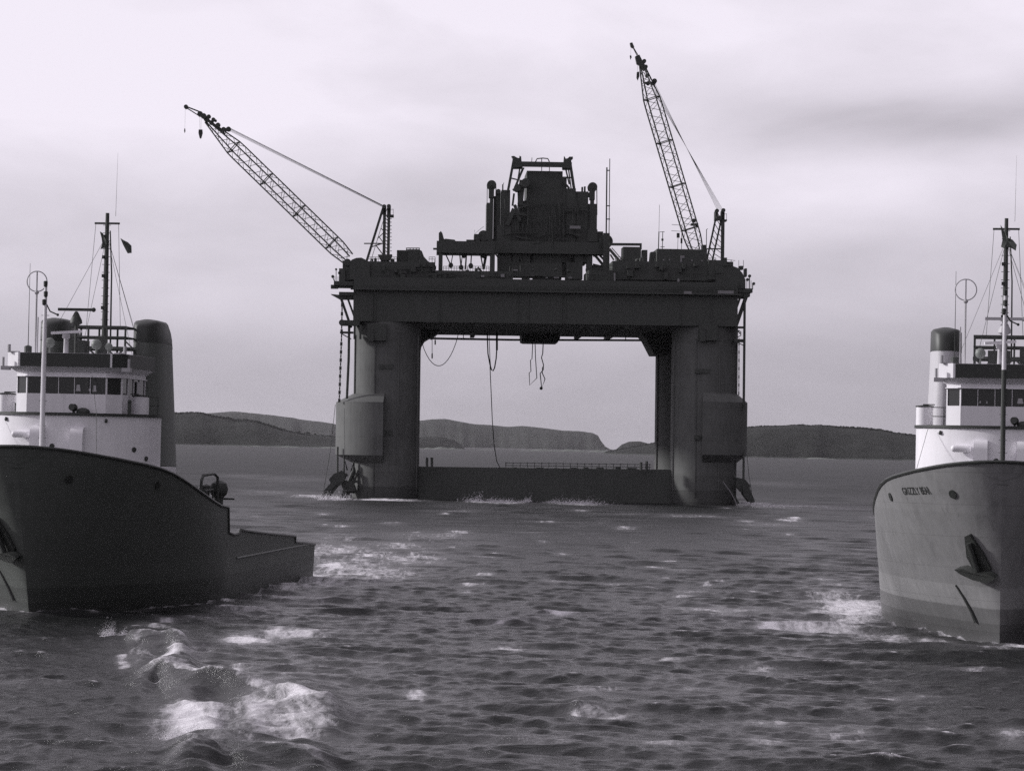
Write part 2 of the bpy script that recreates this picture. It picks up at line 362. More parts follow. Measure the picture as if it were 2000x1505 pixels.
    for _ in range(44):
        py = 990 + 470 * fr.random() ** .8; k_ = (py - 885) / 400; FP.append((fr.uniform(60, 1990), py, fr.uniform(8, 46) * (.4 + k_), fr.uniform(1.2, 2.8) * (.3 + k_), fr.uniform(.3, .62)))
    for _ in range(80):
        py = fr.uniform(985, 1180); k_ = (py - 870) / 300; FP.append((fr.uniform(460, 1720), py, fr.uniform(5, 26) * (.4 + k_), fr.uniform(.7, 1.7) * (.5 + k_), fr.uniform(.4, .75)))
    for q_ in ((640, 1075, 90, 14, .65), (700, 1120, 110, 16, .72), (620, 1125, 40, 12, .75), (790, 1090, 90, 12, .62), (650, 1105, 30, 6, .95), (720, 1085, 40, 4, .9), (520, 1335, 160, 42, .36), (330, 1275, 110, 30, .34), (620, 1400, 110, 30, .42), (580, 1165, 90, 10, .6), (850, 1050, 90, 10, .45), (480, 1190, 60, 6, .6), (400, 1205, 60, 5, .5)): FP.append(q_)
    for px, py, rx, ry, st in FP:
        c = sea_pt(px, py); Dc = math.hypot(c.x, c.y); ac = math.atan2(c.x, c.y); rxm = 1.25 * rx / F; rym = 1.3 * ry * Dc * Dc / (H * F)
        i0, i1 = np.searchsorted(D, [Dc - 3 * rym, Dc + 3 * rym]); j0, j1 = np.searchsorted(ang, [ac - 3 * rxm, ac + 3 * rxm])
        if i1 <= i0 or j1 <= j0: continue
        g = st * 1.12 * np.exp(-(((DD[i0:i1, j0:j1] - Dc) / rym) ** 2 + ((A[i0:i1, j0:j1] - ac) / rxm) ** 2) ** 1.1); foam[i0:i1, j0:j1] = np.maximum(foam[i0:i1, j0:j1], g.astype(np.float32))
    # white water along the hulls and round the rig's feet
    for (ox, oy, dg) in ((-23.1, 125, 6.0), (22.87, 120, 10.8)):
        c_, s_ = math.cos(R(dg)), math.sin(R(dg)); X_, Y_ = x - ox, y - oy; lx, ly = X_ * c_ - Y_ * s_, X_ * s_ + Y_ * c_
        s1 = np.clip(ly / 17, 0, 1); hb = 6.2 * np.maximum(0, 1 - (1 - s1) ** 1.6) ** .952
        dist = np.where(ly < 0, np.hypot(lx, ly), np.abs(lx) - hb); m_ = (dist > -.6) & (dist < 3) & (ly > -2) & (ly < 43)
        along = np.where(ly < 5, 1.05, np.where(ly < 12, .72, .55))
        foam = np.maximum(foam, np.where(m_, along * np.exp(-(np.maximum(dist, 0) / np.where(ly < 5, .45, .7)) ** 1.5), 0))
    calm = np.clip((DD - 4) / 40, 0, 1)
    v = np.stack([(x + dx).ravel(), (y + dy).ravel(), (z * calm).ravel()], 1).astype(np.float32)
    i = np.arange(n - 1)[:, None]; j = np.arange(k - 1)[None, :]
    q = np.stack([i * k + j, i * k + j + 1, (i + 1) * k + j + 1, (i + 1) * k + j], -1).reshape(-1, 4)
    i = np.arange(n - 1); w_ = np.stack([i * k + k - 1, i * k, (i + 1) * k, (i + 1) * k + k - 1], -1); q = np.concatenate([q, w_])[:, ::-1]
    me = bpy.data.meshes.new('sea'); nf = len(q)
    me.vertices.add(len(v)); me.vertices.foreach_set('co', v.ravel()); me.loops.add(nf * 4); me.loops.foreach_set('vertex_index', q.astype(np.int32).ravel())
    me.polygons.add(nf); me.polygons.foreach_set('loop_start', np.arange(nf, dtype=np.int32) * 4); me.update(calc_edges=True)
    me.polygons.foreach_set('use_smooth', np.ones(nf, bool))
    at = me.attributes.new('foam', 'FLOAT', 'POINT'); at.data.foreach_set('value', foam.astype(np.float32).ravel())
    at = me.attributes.new('fine_chop', 'FLOAT', 'POINT'); at.data.foreach_set('value', np.clip((DD - 130) / 450, 0, 1).astype(np.float32).ravel() ** .6)
    o = bpy.data.objects.new('sea', me); COL.objects.link(o); o['kind'] = 'structure'
    M = bpy.data.materials.new('sea_water'); M.use_nodes = True; nt = M.node_tree; nt.nodes.clear(); N = nt.nodes.new; L = nt.links.new
    def mm(op, a, b=None, clamp=False):
        nd = N('ShaderNodeMath'); nd.operation = op; nd.use_clamp = clamp
        for i_, val in enumerate((a, b)):
            if val is None: continue
            if isinstance(val, (int, float)): nd.inputs[i_].default_value = val
            else: L(val, nd.inputs[i_])
        return nd.outputs[0]
    tc = N('ShaderNodeTexCoord')
    def nz(sc, det, st_=(1, 1, 1), rg=.6, dist=0):
        mp = N('ShaderNodeMapping'); mp.inputs['Scale'].default_value = st_; L(tc.outputs['Object'], mp.inputs[0]); t = N('ShaderNodeTexNoise'); t.inputs['Scale'].default_value = sc
        t.inputs['Detail'].default_value = det; t.inputs['Roughness'].default_value = rg; t.inputs['Distortion'].default_value = dist; L(mp.outputs[0], t.inputs['Vector']); return t.outputs[0]
    wt = N('ShaderNodeBsdfPrincipled'); wt.inputs['Base Color'].default_value = (.020, .021, .021, 1); wt.inputs['Roughness'].default_value = .20; wt.inputs['IOR'].default_value = 1.33; wt.inputs['Specular IOR Level'].default_value = .5
    ch = N('ShaderNodeAttribute'); ch.attribute_name = 'fine_chop'      # how much of the chop is too fine for the mesh there
    L(mm('ADD', .20, mm('MULTIPLY', ch.outputs['Fac'], .38)), wt.inputs['Roughness']); L(mm('SUBTRACT', .43, mm('MULTIPLY', ch.outputs['Fac'], .13)), wt.inputs['Specular IOR Level'])
    bp = N('ShaderNodeBump'); bp.inputs['Strength'].default_value = .85; bp.inputs['Distance'].default_value = .12; L(mm('ADD', nz(3.4, 6, (.55, 1.25, 1), .68, .4), mm('MULTIPLY', nz(1.2, 3, (.5, 1.2, 1)), .5)), bp.inputs['Height']); L(bp.outputs[0], wt.inputs['Normal'])
    fm = N('ShaderNodeBsdfPrincipled'); fm.inputs['Base Color'].default_value = (.72, .70, .735, 1); fm.inputs['Roughness'].default_value = .9
    L(bp.outputs[0], fm.inputs['Normal'])
    an = N('ShaderNodeAttribute'); an.attribute_name = 'foam'
    def ridged(v): return mm('SUBTRACT', 1.0, mm('MULTIPLY', mm('ABSOLUTE', mm('SUBTRACT', v, .5)), 5.0), True)
    low = nz(.22, 4, (1, .45, 1), .55, .5)
    veins = mm('MAXIMUM', ridged(nz(.75, 6, (1, .28, 1), .6, 1.0)), mm('MULTIPLY', ridged(nz(2.6, 4, (1, .35, 1), .6, .8)), .8))
    body = mm('MULTIPLY', mm('SUBTRACT', nz(1.3, 8, (1, .32, 1), .66, .8), .30), 2.5, True)
    lace = mm('ADD', mm('MULTIPLY', body, .55), mm('MULTIPLY', veins, .45))
    eff = mm('MULTIPLY', an.outputs['Fac'], mm('ADD', .22, mm('MULTIPLY', low, 1.3)))
    thr = mm('SUBTRACT', .98, eff)
    fac = mm('MULTIPLY', mm('SUBTRACT', lace, thr), 1.7, True)
    fac = mm('MULTIPLY', fac, mm('MINIMUM', mm('MULTIPLY', an.outputs['Fac'], 2.0), 1.0))
    milk = mm('MULTIPLY', mm('MINIMUM', mm('MULTIPLY', an.outputs['Fac'], mm('ADD', .3, low)), 1.0), .26)      # aerated water round the foam
    fac = mm('MAXIMUM', fac, milk)
    mx = N('ShaderNodeMixShader'); L(fac, mx.inputs[0]); L(wt.outputs[0], mx.inputs[1]); L(fm.outputs[0], mx.inputs[2])
    out = N('ShaderNodeOutputMaterial'); L(mx.outputs[0], out.inputs[0]); me.materials.append(M)
    print('sea', n, k, len(v))
make_sea()
def spray(px, py, rx, ry, n, size, seed=1):
    r = np.random.default_rng(seed + int(px)); mb = MB(); c = sea_pt(px, py); k = c.y / F
    oc = np.array([(1, 0, 0), (0, 1, 0), (-1, 0, 0), (0, -1, 0), (0, 0, 1), (0, 0, -1)], float); fi = [(0, 1, 4), (1, 2, 4), (2, 3, 4), (3, 0, 4), (1, 0, 5), (2, 1, 5), (3, 2, 5), (0, 3, 5)]
    lob = [(r.uniform(-.9, .9), r.uniform(.25, 1) ** 1.5, r.uniform(.05, .22)) for _ in range(max(7, int(rx / 3)))]
    for _ in range(n):
        lx, lh, lw = lob[int(r.integers(len(lob)))]; t = min(r.exponential(.33), 1.3)
        px_ = c.x + (lx + r.normal(0, lw * 1.9) * (1 - .3 * t) + .18 * t) * rx * k; pz = -.15 + t * lh * ry * k; py_ = c.y + r.normal(0, .3) * rx * k
        s_ = size * r.uniform(.3, 1.0) * (1 - .5 * t); mb.add([tuple(v) for v in oc * s_ + (px_, py_, pz)], fi)
    env(mb, 'spray', 'foam', 'stuff', 'white spray thrown up by a breaking sea', 'spray')
for q in ((222, 1240, 22, 38, 5120, 0.0216), (332, 1298, 18, 26, 2240, 0.018), (250, 1300, 14, 14, 1280, 0.018), (462, 1324, 12, 18, 1440, 0.0162), (380, 1432, 62, 40, 7040, 0.0162), (650, 1378, 60, 8, 2240, 0.0144),
          (945, 979.8, 34, 20, 1820, 0.11), (1000, 980.8, 34, 22, 2340, 0.12), (1120, 983.2, 55, 15, 2340, 0.1), (650, 976, 26, 18, 1560, 0.1), (1455, 984, 12, 14, 650, 0.1), (750, 976.5, 60, 4, 1040, 0.075), (600, 970, 40, 5, 780, 0.075),
          (1690, 1206, 38, 20, 4160, 0.0198), (1640, 1200, 40, 12, 2240, 0.018), (1745, 1246, 26, 17, 2560, 0.0162), (1800, 1254, 14, 12, 1280, 0.0162), (1890, 1264, 90, 8, 2880, 0.0144), (20, 1192, 44, 15, 2560, 0.0162), (535, 1146, 30, 24, 1600, 0.018), (490, 1110, 14, 18, 640, 0.0144), (275, 1196, 14, 14, 800, 0.0144)): spray(*q)
# ------------------------------------------------------------------ hills and their woods
def fbm1(x, seed, octs=5, f0=1.0):
    r = np.random.default_rng(seed); s = np.zeros_like(x)
    for k in range(octs):
        for _ in range(3): s += np.sin(x * f0 * 2 ** k * r.uniform(.7, 1.3) + r.uniform(0, 6.28)) * .5 ** k / 3
    return s
def fbm2(x, y, seed, octs=5, f0=1.0):
    r = np.random.default_rng(seed); s = np.zeros_like(x)
    for k in range(octs):
        for _ in range(4):
            a = r.uniform(0, 6.28); f = f0 * 2 ** k * r.uniform(.7, 1.3); s += np.sin((x * math.cos(a) + y * math.sin(a)) * f + r.uniform(0, 6.28)) * .55 ** k / 4
    return s
def hill(name, pts, D, depth, m, rough, seed, cols=320, rows=34, shore=None):
    """ridge line given in photo pixels, standing at D+depth behind a shore at D"""
    P = [far_pt(a, b, D + depth) for a, b in pts]; xs = np.array([p.x for p in P]); zs = np.array([p.z for p in P])
    gx = np.linspace(xs[0], xs[-1], cols); top = np.maximum(np.interp(gx, xs, zs), 0.5)
    tt = np.concatenate([np.linspace(0, 1, rows), 1 + np.linspace(.12, 1.0, 10)])
    XX, TT = np.meshgrid(gx, tt); ZT = np.broadcast_to(top, XX.shape)
    prof = np.where(TT <= 1, np.sin(np.clip(TT, 0, 1) * PI / 2) ** .8, np.cos((TT - 1) * PI / 2))
    YY = D + TT * depth + fbm1(XX / 60., seed, 4) * depth * .10 * (TT < .95)
    bump = fbm2(XX, YY, seed + 5, 5, 1 / 35.) * rough
    ZZ = -1.2 + prof * (ZT + 1.2) + bump * np.clip(TT * 6, 0, 1) * np.clip(ZT / 12, .1, 1) * np.clip(2 - TT, 0, 1)
    ends = np.clip(np.minimum(XX - gx[0], gx[-1] - XX) / (.03 * (gx[-1] - gx[0])), 0, 1)
    XP = XX * (YY / (D + depth))
    n, k = XX.shape; vs = np.stack([XP.ravel(), YY.ravel(), ZZ.ravel()], 1)
    mb = MB(); mb.v = [tuple(v) for v in vs]; mb.f = [(i * k + j, i * k + j + 1, (i + 1) * k + j + 1, (i + 1) * k + j) for i in range(n - 1) for j in range(k - 1)]
    env(mb, name, m, 'structure'); return XP, YY, ZZ
def wood(name, grid, n, size, seed, label):
    r = np.random.default_rng(seed); XX, YY, ZZ = grid; k = XX.shape[1]; mb = MB(); gate = fbm2(XX, YY, seed + 3, 4, 1 / 22.)
    t = (1 + 5 ** .5) / 2
    iv = np.array([(-1, t, 0), (1, t, 0), (-1, -t, 0), (1, -t, 0), (0, -1, t), (0, 1, t), (0, -1, -t), (0, 1, -t), (t, 0, -1), (t, 0, 1), (-t, 0, -1), (-t, 0, 1)]) / math.hypot(1, t)
    fi = [(0, 11, 5), (0, 5, 1), (0, 1, 7), (0, 7, 10), (0, 10, 11), (1, 5, 9), (5, 11, 4), (11, 10, 2), (10, 7, 6), (7, 1, 8), (3, 9, 4), (3, 4, 2), (3, 2, 6), (3, 6, 8), (3, 8, 9), (4, 9, 5), (2, 4, 11), (6, 2, 10), (8, 6, 7), (9, 8, 1)]
    for _ in range(n):
        i = int(r.integers(26, 36)); j = int(r.integers(0, k - 1)); f = r.random()
        if ZZ[i, j] < 1.5 or (i < 27 and gate[i, j] < .12): continue
        c = np.array([XX[i, j] * (1 - f) + XX[i, j + 1] * f, YY[i, j], ZZ[i, j]]); s = size * r.uniform(.5, 1.25)
        vs = iv * s * np.array([1, 1, .75]) * r.uniform(.75, 1.25, (12, 1)) + c + np.array([0, 0, s * .15]); mb.add([tuple(v) for v in vs], fi)
    env(mb, name, 'wood', 'stuff', label, 'trees')
g = hill('hill', [(-420, 828), (-200, 800), (0, 788), (150, 795), (260, 800), (348, 808), (372, 807), (395, 807), (415, 813), (440, 816), (460, 821), (480, 821), (500, 823), (520, 829), (545, 837), (565, 842), (590, 846), (615, 849), (640, 851), (660, 854), (700, 862), (745, 871), (775, 878)], 3900, 260, 'wood', 2.4, 3, 460)
wood('woodland', g, 2600, 1.9, 4, 'dark wooded slope behind the left tugboat')
g = hill('hill', [(1180, 884), (1240, 872), (1300, 858), (1380, 843), (1440, 837), (1480, 832), (1520, 831), (1560, 828.5), (1580, 831), (1600, 830), (1640, 834), (1680, 837), (1720, 841), (1745, 846), (1787, 850), (1850, 858), (1950, 866), (2100, 872), (2300, 884), (2420, 893)], 3450, 230, 'wood', 2.2, 9, 460)
wood('woodland', g, 2600, 1.8, 5, 'dark wooded slope right of the rig')
hill('far_hill', [(150, 850), (260, 828), (340, 815), (395, 808), (415, 806.5), (450, 804.5), (475, 805), (520, 809), (560, 815), (590, 819), (620, 823), (650, 827), (700, 838), (760, 856), (790, 870)], 9000, 900, 'farwood', 1.8, 21)
hill('far_hill', [(690, 862), (730, 838), (780, 826), (820, 822), (845, 819), (870, 818), (900, 823), (930, 828), (960, 830), (990, 833), (1020, 832), (1060, 835.5), (1100, 841), (1130, 842), (1158, 846), (1168, 850.5), (1174, 861), (1182, 871), (1192, 877), (1196, 879)], 8600, 500, 'farwood', 1.6, 33)
g = hill('headland', [(730, 872), (770, 856), (820, 853), (845, 852.5), (862, 853), (880, 858), (893, 863.5), (903, 871), (909, 878)], 4900, 160, 'wood', 1.6, 41, 200, 24)
hill('headland', [(1196, 881), (1204, 876), (1214, 867), (1228, 861.5), (1250, 861), (1262, 864.5), (1272, 867), (1300, 868), (1340, 873), (1380, 884)], 5600, 160, 'wood', 1.6, 43, 200, 24)
def low_rocks(label, x0, x1, py, D, h, seed):
    r = np.random.default_rng(seed); mb = MB(); a = far_pt(x0, py, D); b = far_pt(x1, py, D)
    gx = np.linspace(a.x, b.x, 90); tt = np.linspace(-1, 1, 9); XX, TT = np.meshgrid(gx, tt)
    e = np.clip(np.sin((XX - a.x) / (b.x - a.x) * PI), 0, 1) ** .5
    ZZ = -1.0 + (1 - TT ** 2) * e * (h + 1.0) * (0.7 + .45 * fbm1(XX / 9., seed, 5) + .3)
    YY = D + TT * 25
    mb.v = [tuple(v) for v in np.stack([XX.ravel(), YY.ravel(), ZZ.ravel()], 1)]; k = 90
    mb.f = [(i * k + j, i * k + j + 1, (i + 1) * k + j + 1, (i + 1) * k + j) for i in range(8) for j in range(k - 1)]
    o = env(mb, 'rocky_islet', 'rock', 'structure')
for q in (('a', 470, 520, 875, 3600, 1.2, 1), ('b', 536, 590, 873, 3500, 2.2, 2), ('c', 600, 690, 875, 3550, 1.3, 3), ('d', 818, 905, 880, 4400, 3.0, 4), ('e', 930, 968, 880, 4500, 1.5, 5), ('f', 1000, 1260, 881, 4700, 3.2, 6), ('g', 1560, 1640, 896, 3250, 1.4, 7)): low_rocks(*q)
# ------------------------------------------------------------------ semi-submersible rig
o_ = far_pt(1065, 900, 400.0)
MG = frame((o_.x, 400.0, 0.0), 2.0, -0.45); MGi = MG.inverted(); cG = MGi @ C; MG3 = MGi.to_3x3()
PX = 1 / 12.6                                      # metres per photo pixel at the rig
def Q(px, py, y=0.0):                              # photo pixel -> rig coordinates on the plane y
    d = MG3 @ ray(px, py); return cG + d * ((y - cG.y) / d.y)
def bx(mb, x0, y0, x1, y1, ya, yb):                # box whose near face fills the pixel rectangle
    m = (x0 + x1) / 2; n = (y0 + y1) / 2
    return mb.box(Q(x0, n, ya).x, Q(x1, n, ya).x, ya, yb, Q(m, y1, ya).z, Q(m, y0, ya).z)
def tb(mb, pts, w, y=0.0, n=6): return mb.tube([Q(a, b, y) for a, b in pts], w * PX / 2, n)
def bm(mb, a, b, w, y=0.0, y2=None): return mb.beam(Q(*a, y), Q(*b, y if y2 is None else y2), w * PX)
def pr(mb, pts, ya, yb): return mb.prism([(Q(a, b, ya).x, Q(a, b, ya).z) for a, b in pts], ya, yb)
def wheel(mb, px, py, r, y, w=.6): return mb.disc(Q(px, py, y), r * PX, w, 'y', 20)
G = Thing('drilling_rig', 'huge dark semi-submersible rig standing in the sea between the tugboats', 'drilling rig', (0, 0, 0), MG)
xl, xr = Q(755, 800, 5.2).x, Q(1375, 800, 5.2).x; rc = 65 * PX * 1.01
zdk = Q(1065, 632, 0).z
# columns with their collars
for side, xc in ((-1, xl), (1, xr)):
    for y in (5.2, 33.0):
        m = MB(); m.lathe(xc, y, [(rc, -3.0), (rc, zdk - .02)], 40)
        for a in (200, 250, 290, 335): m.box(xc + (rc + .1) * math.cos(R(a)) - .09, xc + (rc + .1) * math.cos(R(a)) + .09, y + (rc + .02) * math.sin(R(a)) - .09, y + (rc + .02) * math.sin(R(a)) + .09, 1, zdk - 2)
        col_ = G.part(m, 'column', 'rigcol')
        ro = rc + (34 if side < 0 else 20) * PX
        z = [Q(1065 + side * 350, p, 5.2).z for p in (904, 888, 786, 768)]
        a0, a1 = ((R(150), R(267)) if side < 0 else (R(262), R(390)))
        if y > 20: a0, a1 = ((R(70), R(210)) if side < 0 else (R(-30), R(110)))
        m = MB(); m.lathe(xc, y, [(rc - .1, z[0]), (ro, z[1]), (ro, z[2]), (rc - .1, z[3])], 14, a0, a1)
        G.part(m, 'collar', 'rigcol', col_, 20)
        if y < 20:
            m = MB(); w = 1.6
            zc_ = Q(735 if side < 0 else 1385, 648, 0).z; xb = Q(736, 650, 0).x if side < 0 else Q(1382, 655, 0).x
            m.box(xb - 1.45, xb + 1.45, -.9, 1.2, zc_ - 1.35, zc_ + 1.25); m.box(xb - 1.3, xb - .5, -1.15, -.9, zc_ - 1.5, zc_ + .4); G.part(m, 'fairlead_housing', 'rig', col_)
            m = MB(); xs = xc - side * (rc - 1.0)
            for q in (720, 850): zz = Q(1065, q, 0).z; m.box(xc - 1.2 + (-.8 if side > 0 else 0), xc + 1.0 + (-.8 if side > 0 else 0), -.12, .5, zz - .35, zz + .35)
            pieces(G, m, 'column_fender', 'rig', col_)
# inner brace columns behind each corner (narrow, partly in view through the opening)
for xc, y in ((xl - 1.0, 19), (xr + 1.0, 19)):
    m = MB(); m.lathe(xc, y, [(3.6, -3), (3.6, zdk - .02)], 28); G.part(m, 'middle_column', 'rigcol')
# lower hull
zp = Q(1065, 914, 4.4).z
m = MB(); m.box(xl + rc - 1.2, xr - rc + 1.2, 4.4, 9.4, -4, zp); G.part(m, 'pontoon', 'rig')
m = MB(); m.box(xl + rc - 1.2, xr - rc + 1.2, 29, 37, -4, zp - .3); G.part(m, 'pontoon', 'rig')
for xc in (xl, xr): m = MB(); m.box(xc - 4.2, xc + 4.2, 9.3, 29.2, -4, zp - 1.2); G.part(m, 'pontoon', 'rig')
m = MB()
for px in list(range(988, 1275, 14)): bm(m, (px, 902 + (px - 988) * .012), (px, 920), 1.2, 4.6)
for dy in (0, 5): bm(m, (987, 903.5 + dy), (1272, 907 + dy), 1.2, 4.6)
G.part(m, 'pontoon_railing', 'rig')
m = MB()
for px, h in ((834, 893), (843.5, 893), (1252, 902), (1263, 900)): tb(m, [(px, h), (px, 918)], 6, 2.5)
pieces(G, m, 'mooring_bitt', 'rig')
m = MB()
for i in range(14):
    px = 850 + i * 29 + random.uniform(-9, 9); w = random.uniform(5, 22); hh = random.uniform(.6, 2.2)
    bx(m, px, 914 - hh, px + w, 919, 5 + random.random(), 7.5)
pieces(G, m, 'deck_box', 'rig')
# upper hull
DX0, DX1 = 690, 1441
m = MB(); zt = Q(1065, 546, 0).z; m.box(Q(DX0, 600, 0).x, Q(DX1, 600, 0).x, 0, 46.5, zdk, zt); hull_u = G.part(m, 'deck_hull', 'rig')
m = MB(); pr(m, [(862, 644), (846, 656), (838, 658.5), (829, 664), (823, 674), (820.5, 690), (808, 690), (808, 644)], 28, 37); G.part(m, 'corner_bracket', 'rig')
m = MB(); pr(m, [(1247, 644), (1257, 656), (1262, 661), (1278, 692), (1302, 692), (1302, 644)], 27.8, 37.9); G.part(m, 'corner_bracket', 'rig')
m = MB(); pr(m, [(1018, 647), (1019, 666), (1024, 668), (1089, 669), (1094, 660), (1094, 647)], 36, 44); G.part(m, 'bell_hangar', 'rig')
for px in (930, 1150, 1215): m = MB(); x_ = Q(px, 640, 10).x; m.box(x_ - .35, x_ + .35, .6, 44, zdk - .55, zdk + .01); G.part(m, 'deck_girder', 'rig')
m = MB(); tb(m, [(833, 660.5), (1000, 663.5), (1262, 664.5)], 5, 43.0)
for px in (842, 905, 1180, 1222, 1262): tb(m, [(px, 652), (px, 664)], 2, 43.0)
bx(m, 1258, 664, 1262, 674, 43.0, 43.6); G.part(m, 'under_deck_pipe', 'rig')
m = MB(); z5 = Q(1065, 570, 0).z; m.box(Q(DX0, 570, 0).x - .4, Q(DX1, 570, 0).x + .4, -.9, 0, z5 - .12, z5 + .1)
G.part(m, 'deck_ledge', 'rig')
m = MB()
for px in np.arange(694, 1440, 12.3): bm(m, (px, 556.5), (px, 568.5), 1, -.8)
for py in (557, 562.5): bm(m, (690, py), (1441, py + 2), 1, -.8)
G.part(m, 'deck_railing', 'rig')
m = MB()
for px in (728, 733, 858, 1012, 1032, 1097, 1104, 1330, 1389): m.box(Q(px, 600).x - .07, Q(px, 600).x + .07, -.14, -.002, zdk + .05, z5 - .2)
pieces(G, m, 'hull_pipe', 'rig')
m = MB()
for r in ((747, 543, 751, 548), (752, 542.5, 754, 545), (758, 543, 760, 545), (939, 537, 946, 541), (978, 535, 985, 541), (1003, 526, 1011, 528.5), (1199, 533, 1202, 551), (1066, 541, 1070, 543), (1082, 541, 1092, 543), (1110, 541, 1117, 543), (1323, 544, 1327, 551)): bx(m, *r, .55, .62)
pieces(G, m, 'deck_lamp', 'riglt')
m = MB(); bx(m, 1336, 568.5, 1351, 574, -.95, -.905); bx(m, 1402, 567.5, 1433, 573.5, -.95, -.905); pieces(G, m, 'name_board', 'riglt')
# wing platforms and brackets on both sides
for s in (-1, 1):
    m = MB(); f = (lambda a: a) if s < 0 else (lambda a: 2065 + 64 - a)
    if s < 0:
        bx(m, 652, 549, 690, 557, 1, 9); bx(m, 646, 556, 660, 563, 1.5, 3); bx(m, 662, 570, 692, 577, 1, 9); pr(m, [(646, 574), (668, 576), (690, 577), (690, 584), (664, 584)], 1.5, 4)
        bx(m, 662, 524, 674, 549, 1, 7)
        tb(m, [(656.5, 549), (656.5, 526)], 1.6, 1.2); wheel(m, 656.5, 526, 2.2, 1.2, .3); tb(m, [(653, 549), (649.5, 540)], 2, 1.2); wheel(m, 650, 540, 3, 1.2, .4); wheel(m, 663, 533, 3, 1.2, .4)
        for px in (654, 660, 667): tb(m, [(px, 540), (px, 549)], .9, 1.1)
    else:
        bx(m, 1440, 563, 1470, 571, 1, 9); bx(m, 1440, 571, 1465, 579, 1.2, 8)
        tb(m, [(1464, 565), (1464, 540)], 2, 1.2); wheel(m, 1464, 539, 3, 1.2, .4); tb(m, [(1470, 565), (1470, 556), (1472, 553)], 2, 1.2); wheel(m, 1472, 554, 3, 1.2, .4); wheel(m, 1460, 546, 3, 1.2, .4)
        for px in (1458, 1461, 1467): tb(m, [(px, 548), (px, 564)], .9, 1.1)
        for px in (1443, 1452): tb(m, [(px, 508), (px, 522)], 1, 3)
        tb(m, [(1418, 507), (1436, 509)], 1, 3); tb(m, [(1428, 507), (1428, 518)], 1.2, 3)
    G.part(m, 'wing_platform', 'rig')
    m = MB()
    if s < 0:
        for yy in (1.5, 8): bm(m, (667, 585), (686, 640), 5, yy); bm(m, (680, 585), (700, 640), 4, yy)
        bx(m, 665, 625, 702, 635, 0, 3); wheel(m, 668, 630, 6, -.2, .8); bx(m, 664, 647, 690, 651, 1, 2); bm(m, (668, 652), (686, 662), 2, 1.2)
        for px in (692.5, 704): bx(m, px - 2, 634, px + 2, 662, -.1, .4)
    else:
        for yy in (1.5, 8): bm(m, (1458, 577), (1436, 640), 7, yy); bm(m, (1447, 577), (1430, 625), 4, yy)
        bx(m, 1434, 637, 1456, 641, 1, 2); bm(m, (1437, 641), (1446, 652), 2, 1.2); bx(m, 1434, 662, 1456, 668, 1, 2); bm(m, (1440, 668), (1455, 676), 1.6, 1.2); tb(m, [(1442, 645), (1447, 648), (1447, 655), (1441, 658)], 2, 1.2)
    pieces(G, m, 'side_bracket', 'rig')
# deck houses, tanks and boxes above the main deck: (pixel box, near y, far y)
def deckbox(name, r, ya, yb, mt='rig'):
    m = MB(); bx(m, *r, ya, yb)
    w = Q(r[2], r[1], ya).x - Q(r[0], r[1], ya).x; h = Q(r[0], r[1], ya).z - Q(r[0], r[3], ya).z
    o = G.part(m, name, mt); return o
for r, ya, yb in (((716, 511, 850, 547), 1.5, 12), ((850, 529, 1002, 547), 1.0, 14), ((1150, 527, 1202, 547), 1.2, 14), ((1196, 511, 1400, 547), 1.6, 14)): deckbox('deckhouse', r, ya, yb)
m = MB(); pr(m, [(820, 488), (824, 490), (828, 501), (838, 512), (850, 517), (852, 524), (820, 524)], 4, 8); G.part(m, 'stair_housing', 'rig')
m = MB(); bx(m, 836, 519, 852, 522, 2, 6); tb(m, [(849, 507), (849, 520)], 1, 3); G.part(m, 'catwalk', 'rig')
m = MB()
for i in range(34):
    px = random.choice([random.uniform(722, 846), random.uniform(1200, 1395), random.uniform(856, 998)]); top = 530 if 850 < px < 1000 else 512
    w = random.uniform(3, 11); y0 = random.uniform(top, 535); hh = random.uniform(4, 14)
    bx(m, px, y0, px + w, min(y0 + hh, 546), .9 - .3 * random.random(), 1.7)
pieces(G, m, 'deck_fitting', 'rig')
m = MB(); pr(m, [(1398, 547), (1398, 516), (1412, 516), (1428, 518), (1441, 523), (1450, 533), (1456, 546), (1456, 563), (1398, 563)], .8, 9); G.part(m, 'winch_house', 'rig')
m = MB(); bx(m, 1415, 503, 1420, 516, 2, 4); bx(m, 1445, 519, 1452, 526, 2, 4); bx(m, 1455, 524, 1459, 540, 3, 5); pieces(G, m, 'winch_house_vent', 'rig')
rr = random.Random(9)
for x0, x1, yt, yy in ((718, 775, 511, 1.6), (838, 850, 511, 1.6), (1202, 1217, 511, 1.8), (1381, 1398, 513, 1.8), (866, 955, 529, 1.2)):
    m = MB(); n = int((x1 - x0) / 5)
    for k in range(n + 1): bm(m, (x0 + k * (x1 - x0) / n, yt - 9), (x0 + k * (x1 - x0) / n, yt + 1), .9, yy)
    for q in (9, 5): bm(m, (x0, yt - q), (x1, yt - q), .9, yy)
    G.part(m, 'deck_handrail', 'rig')
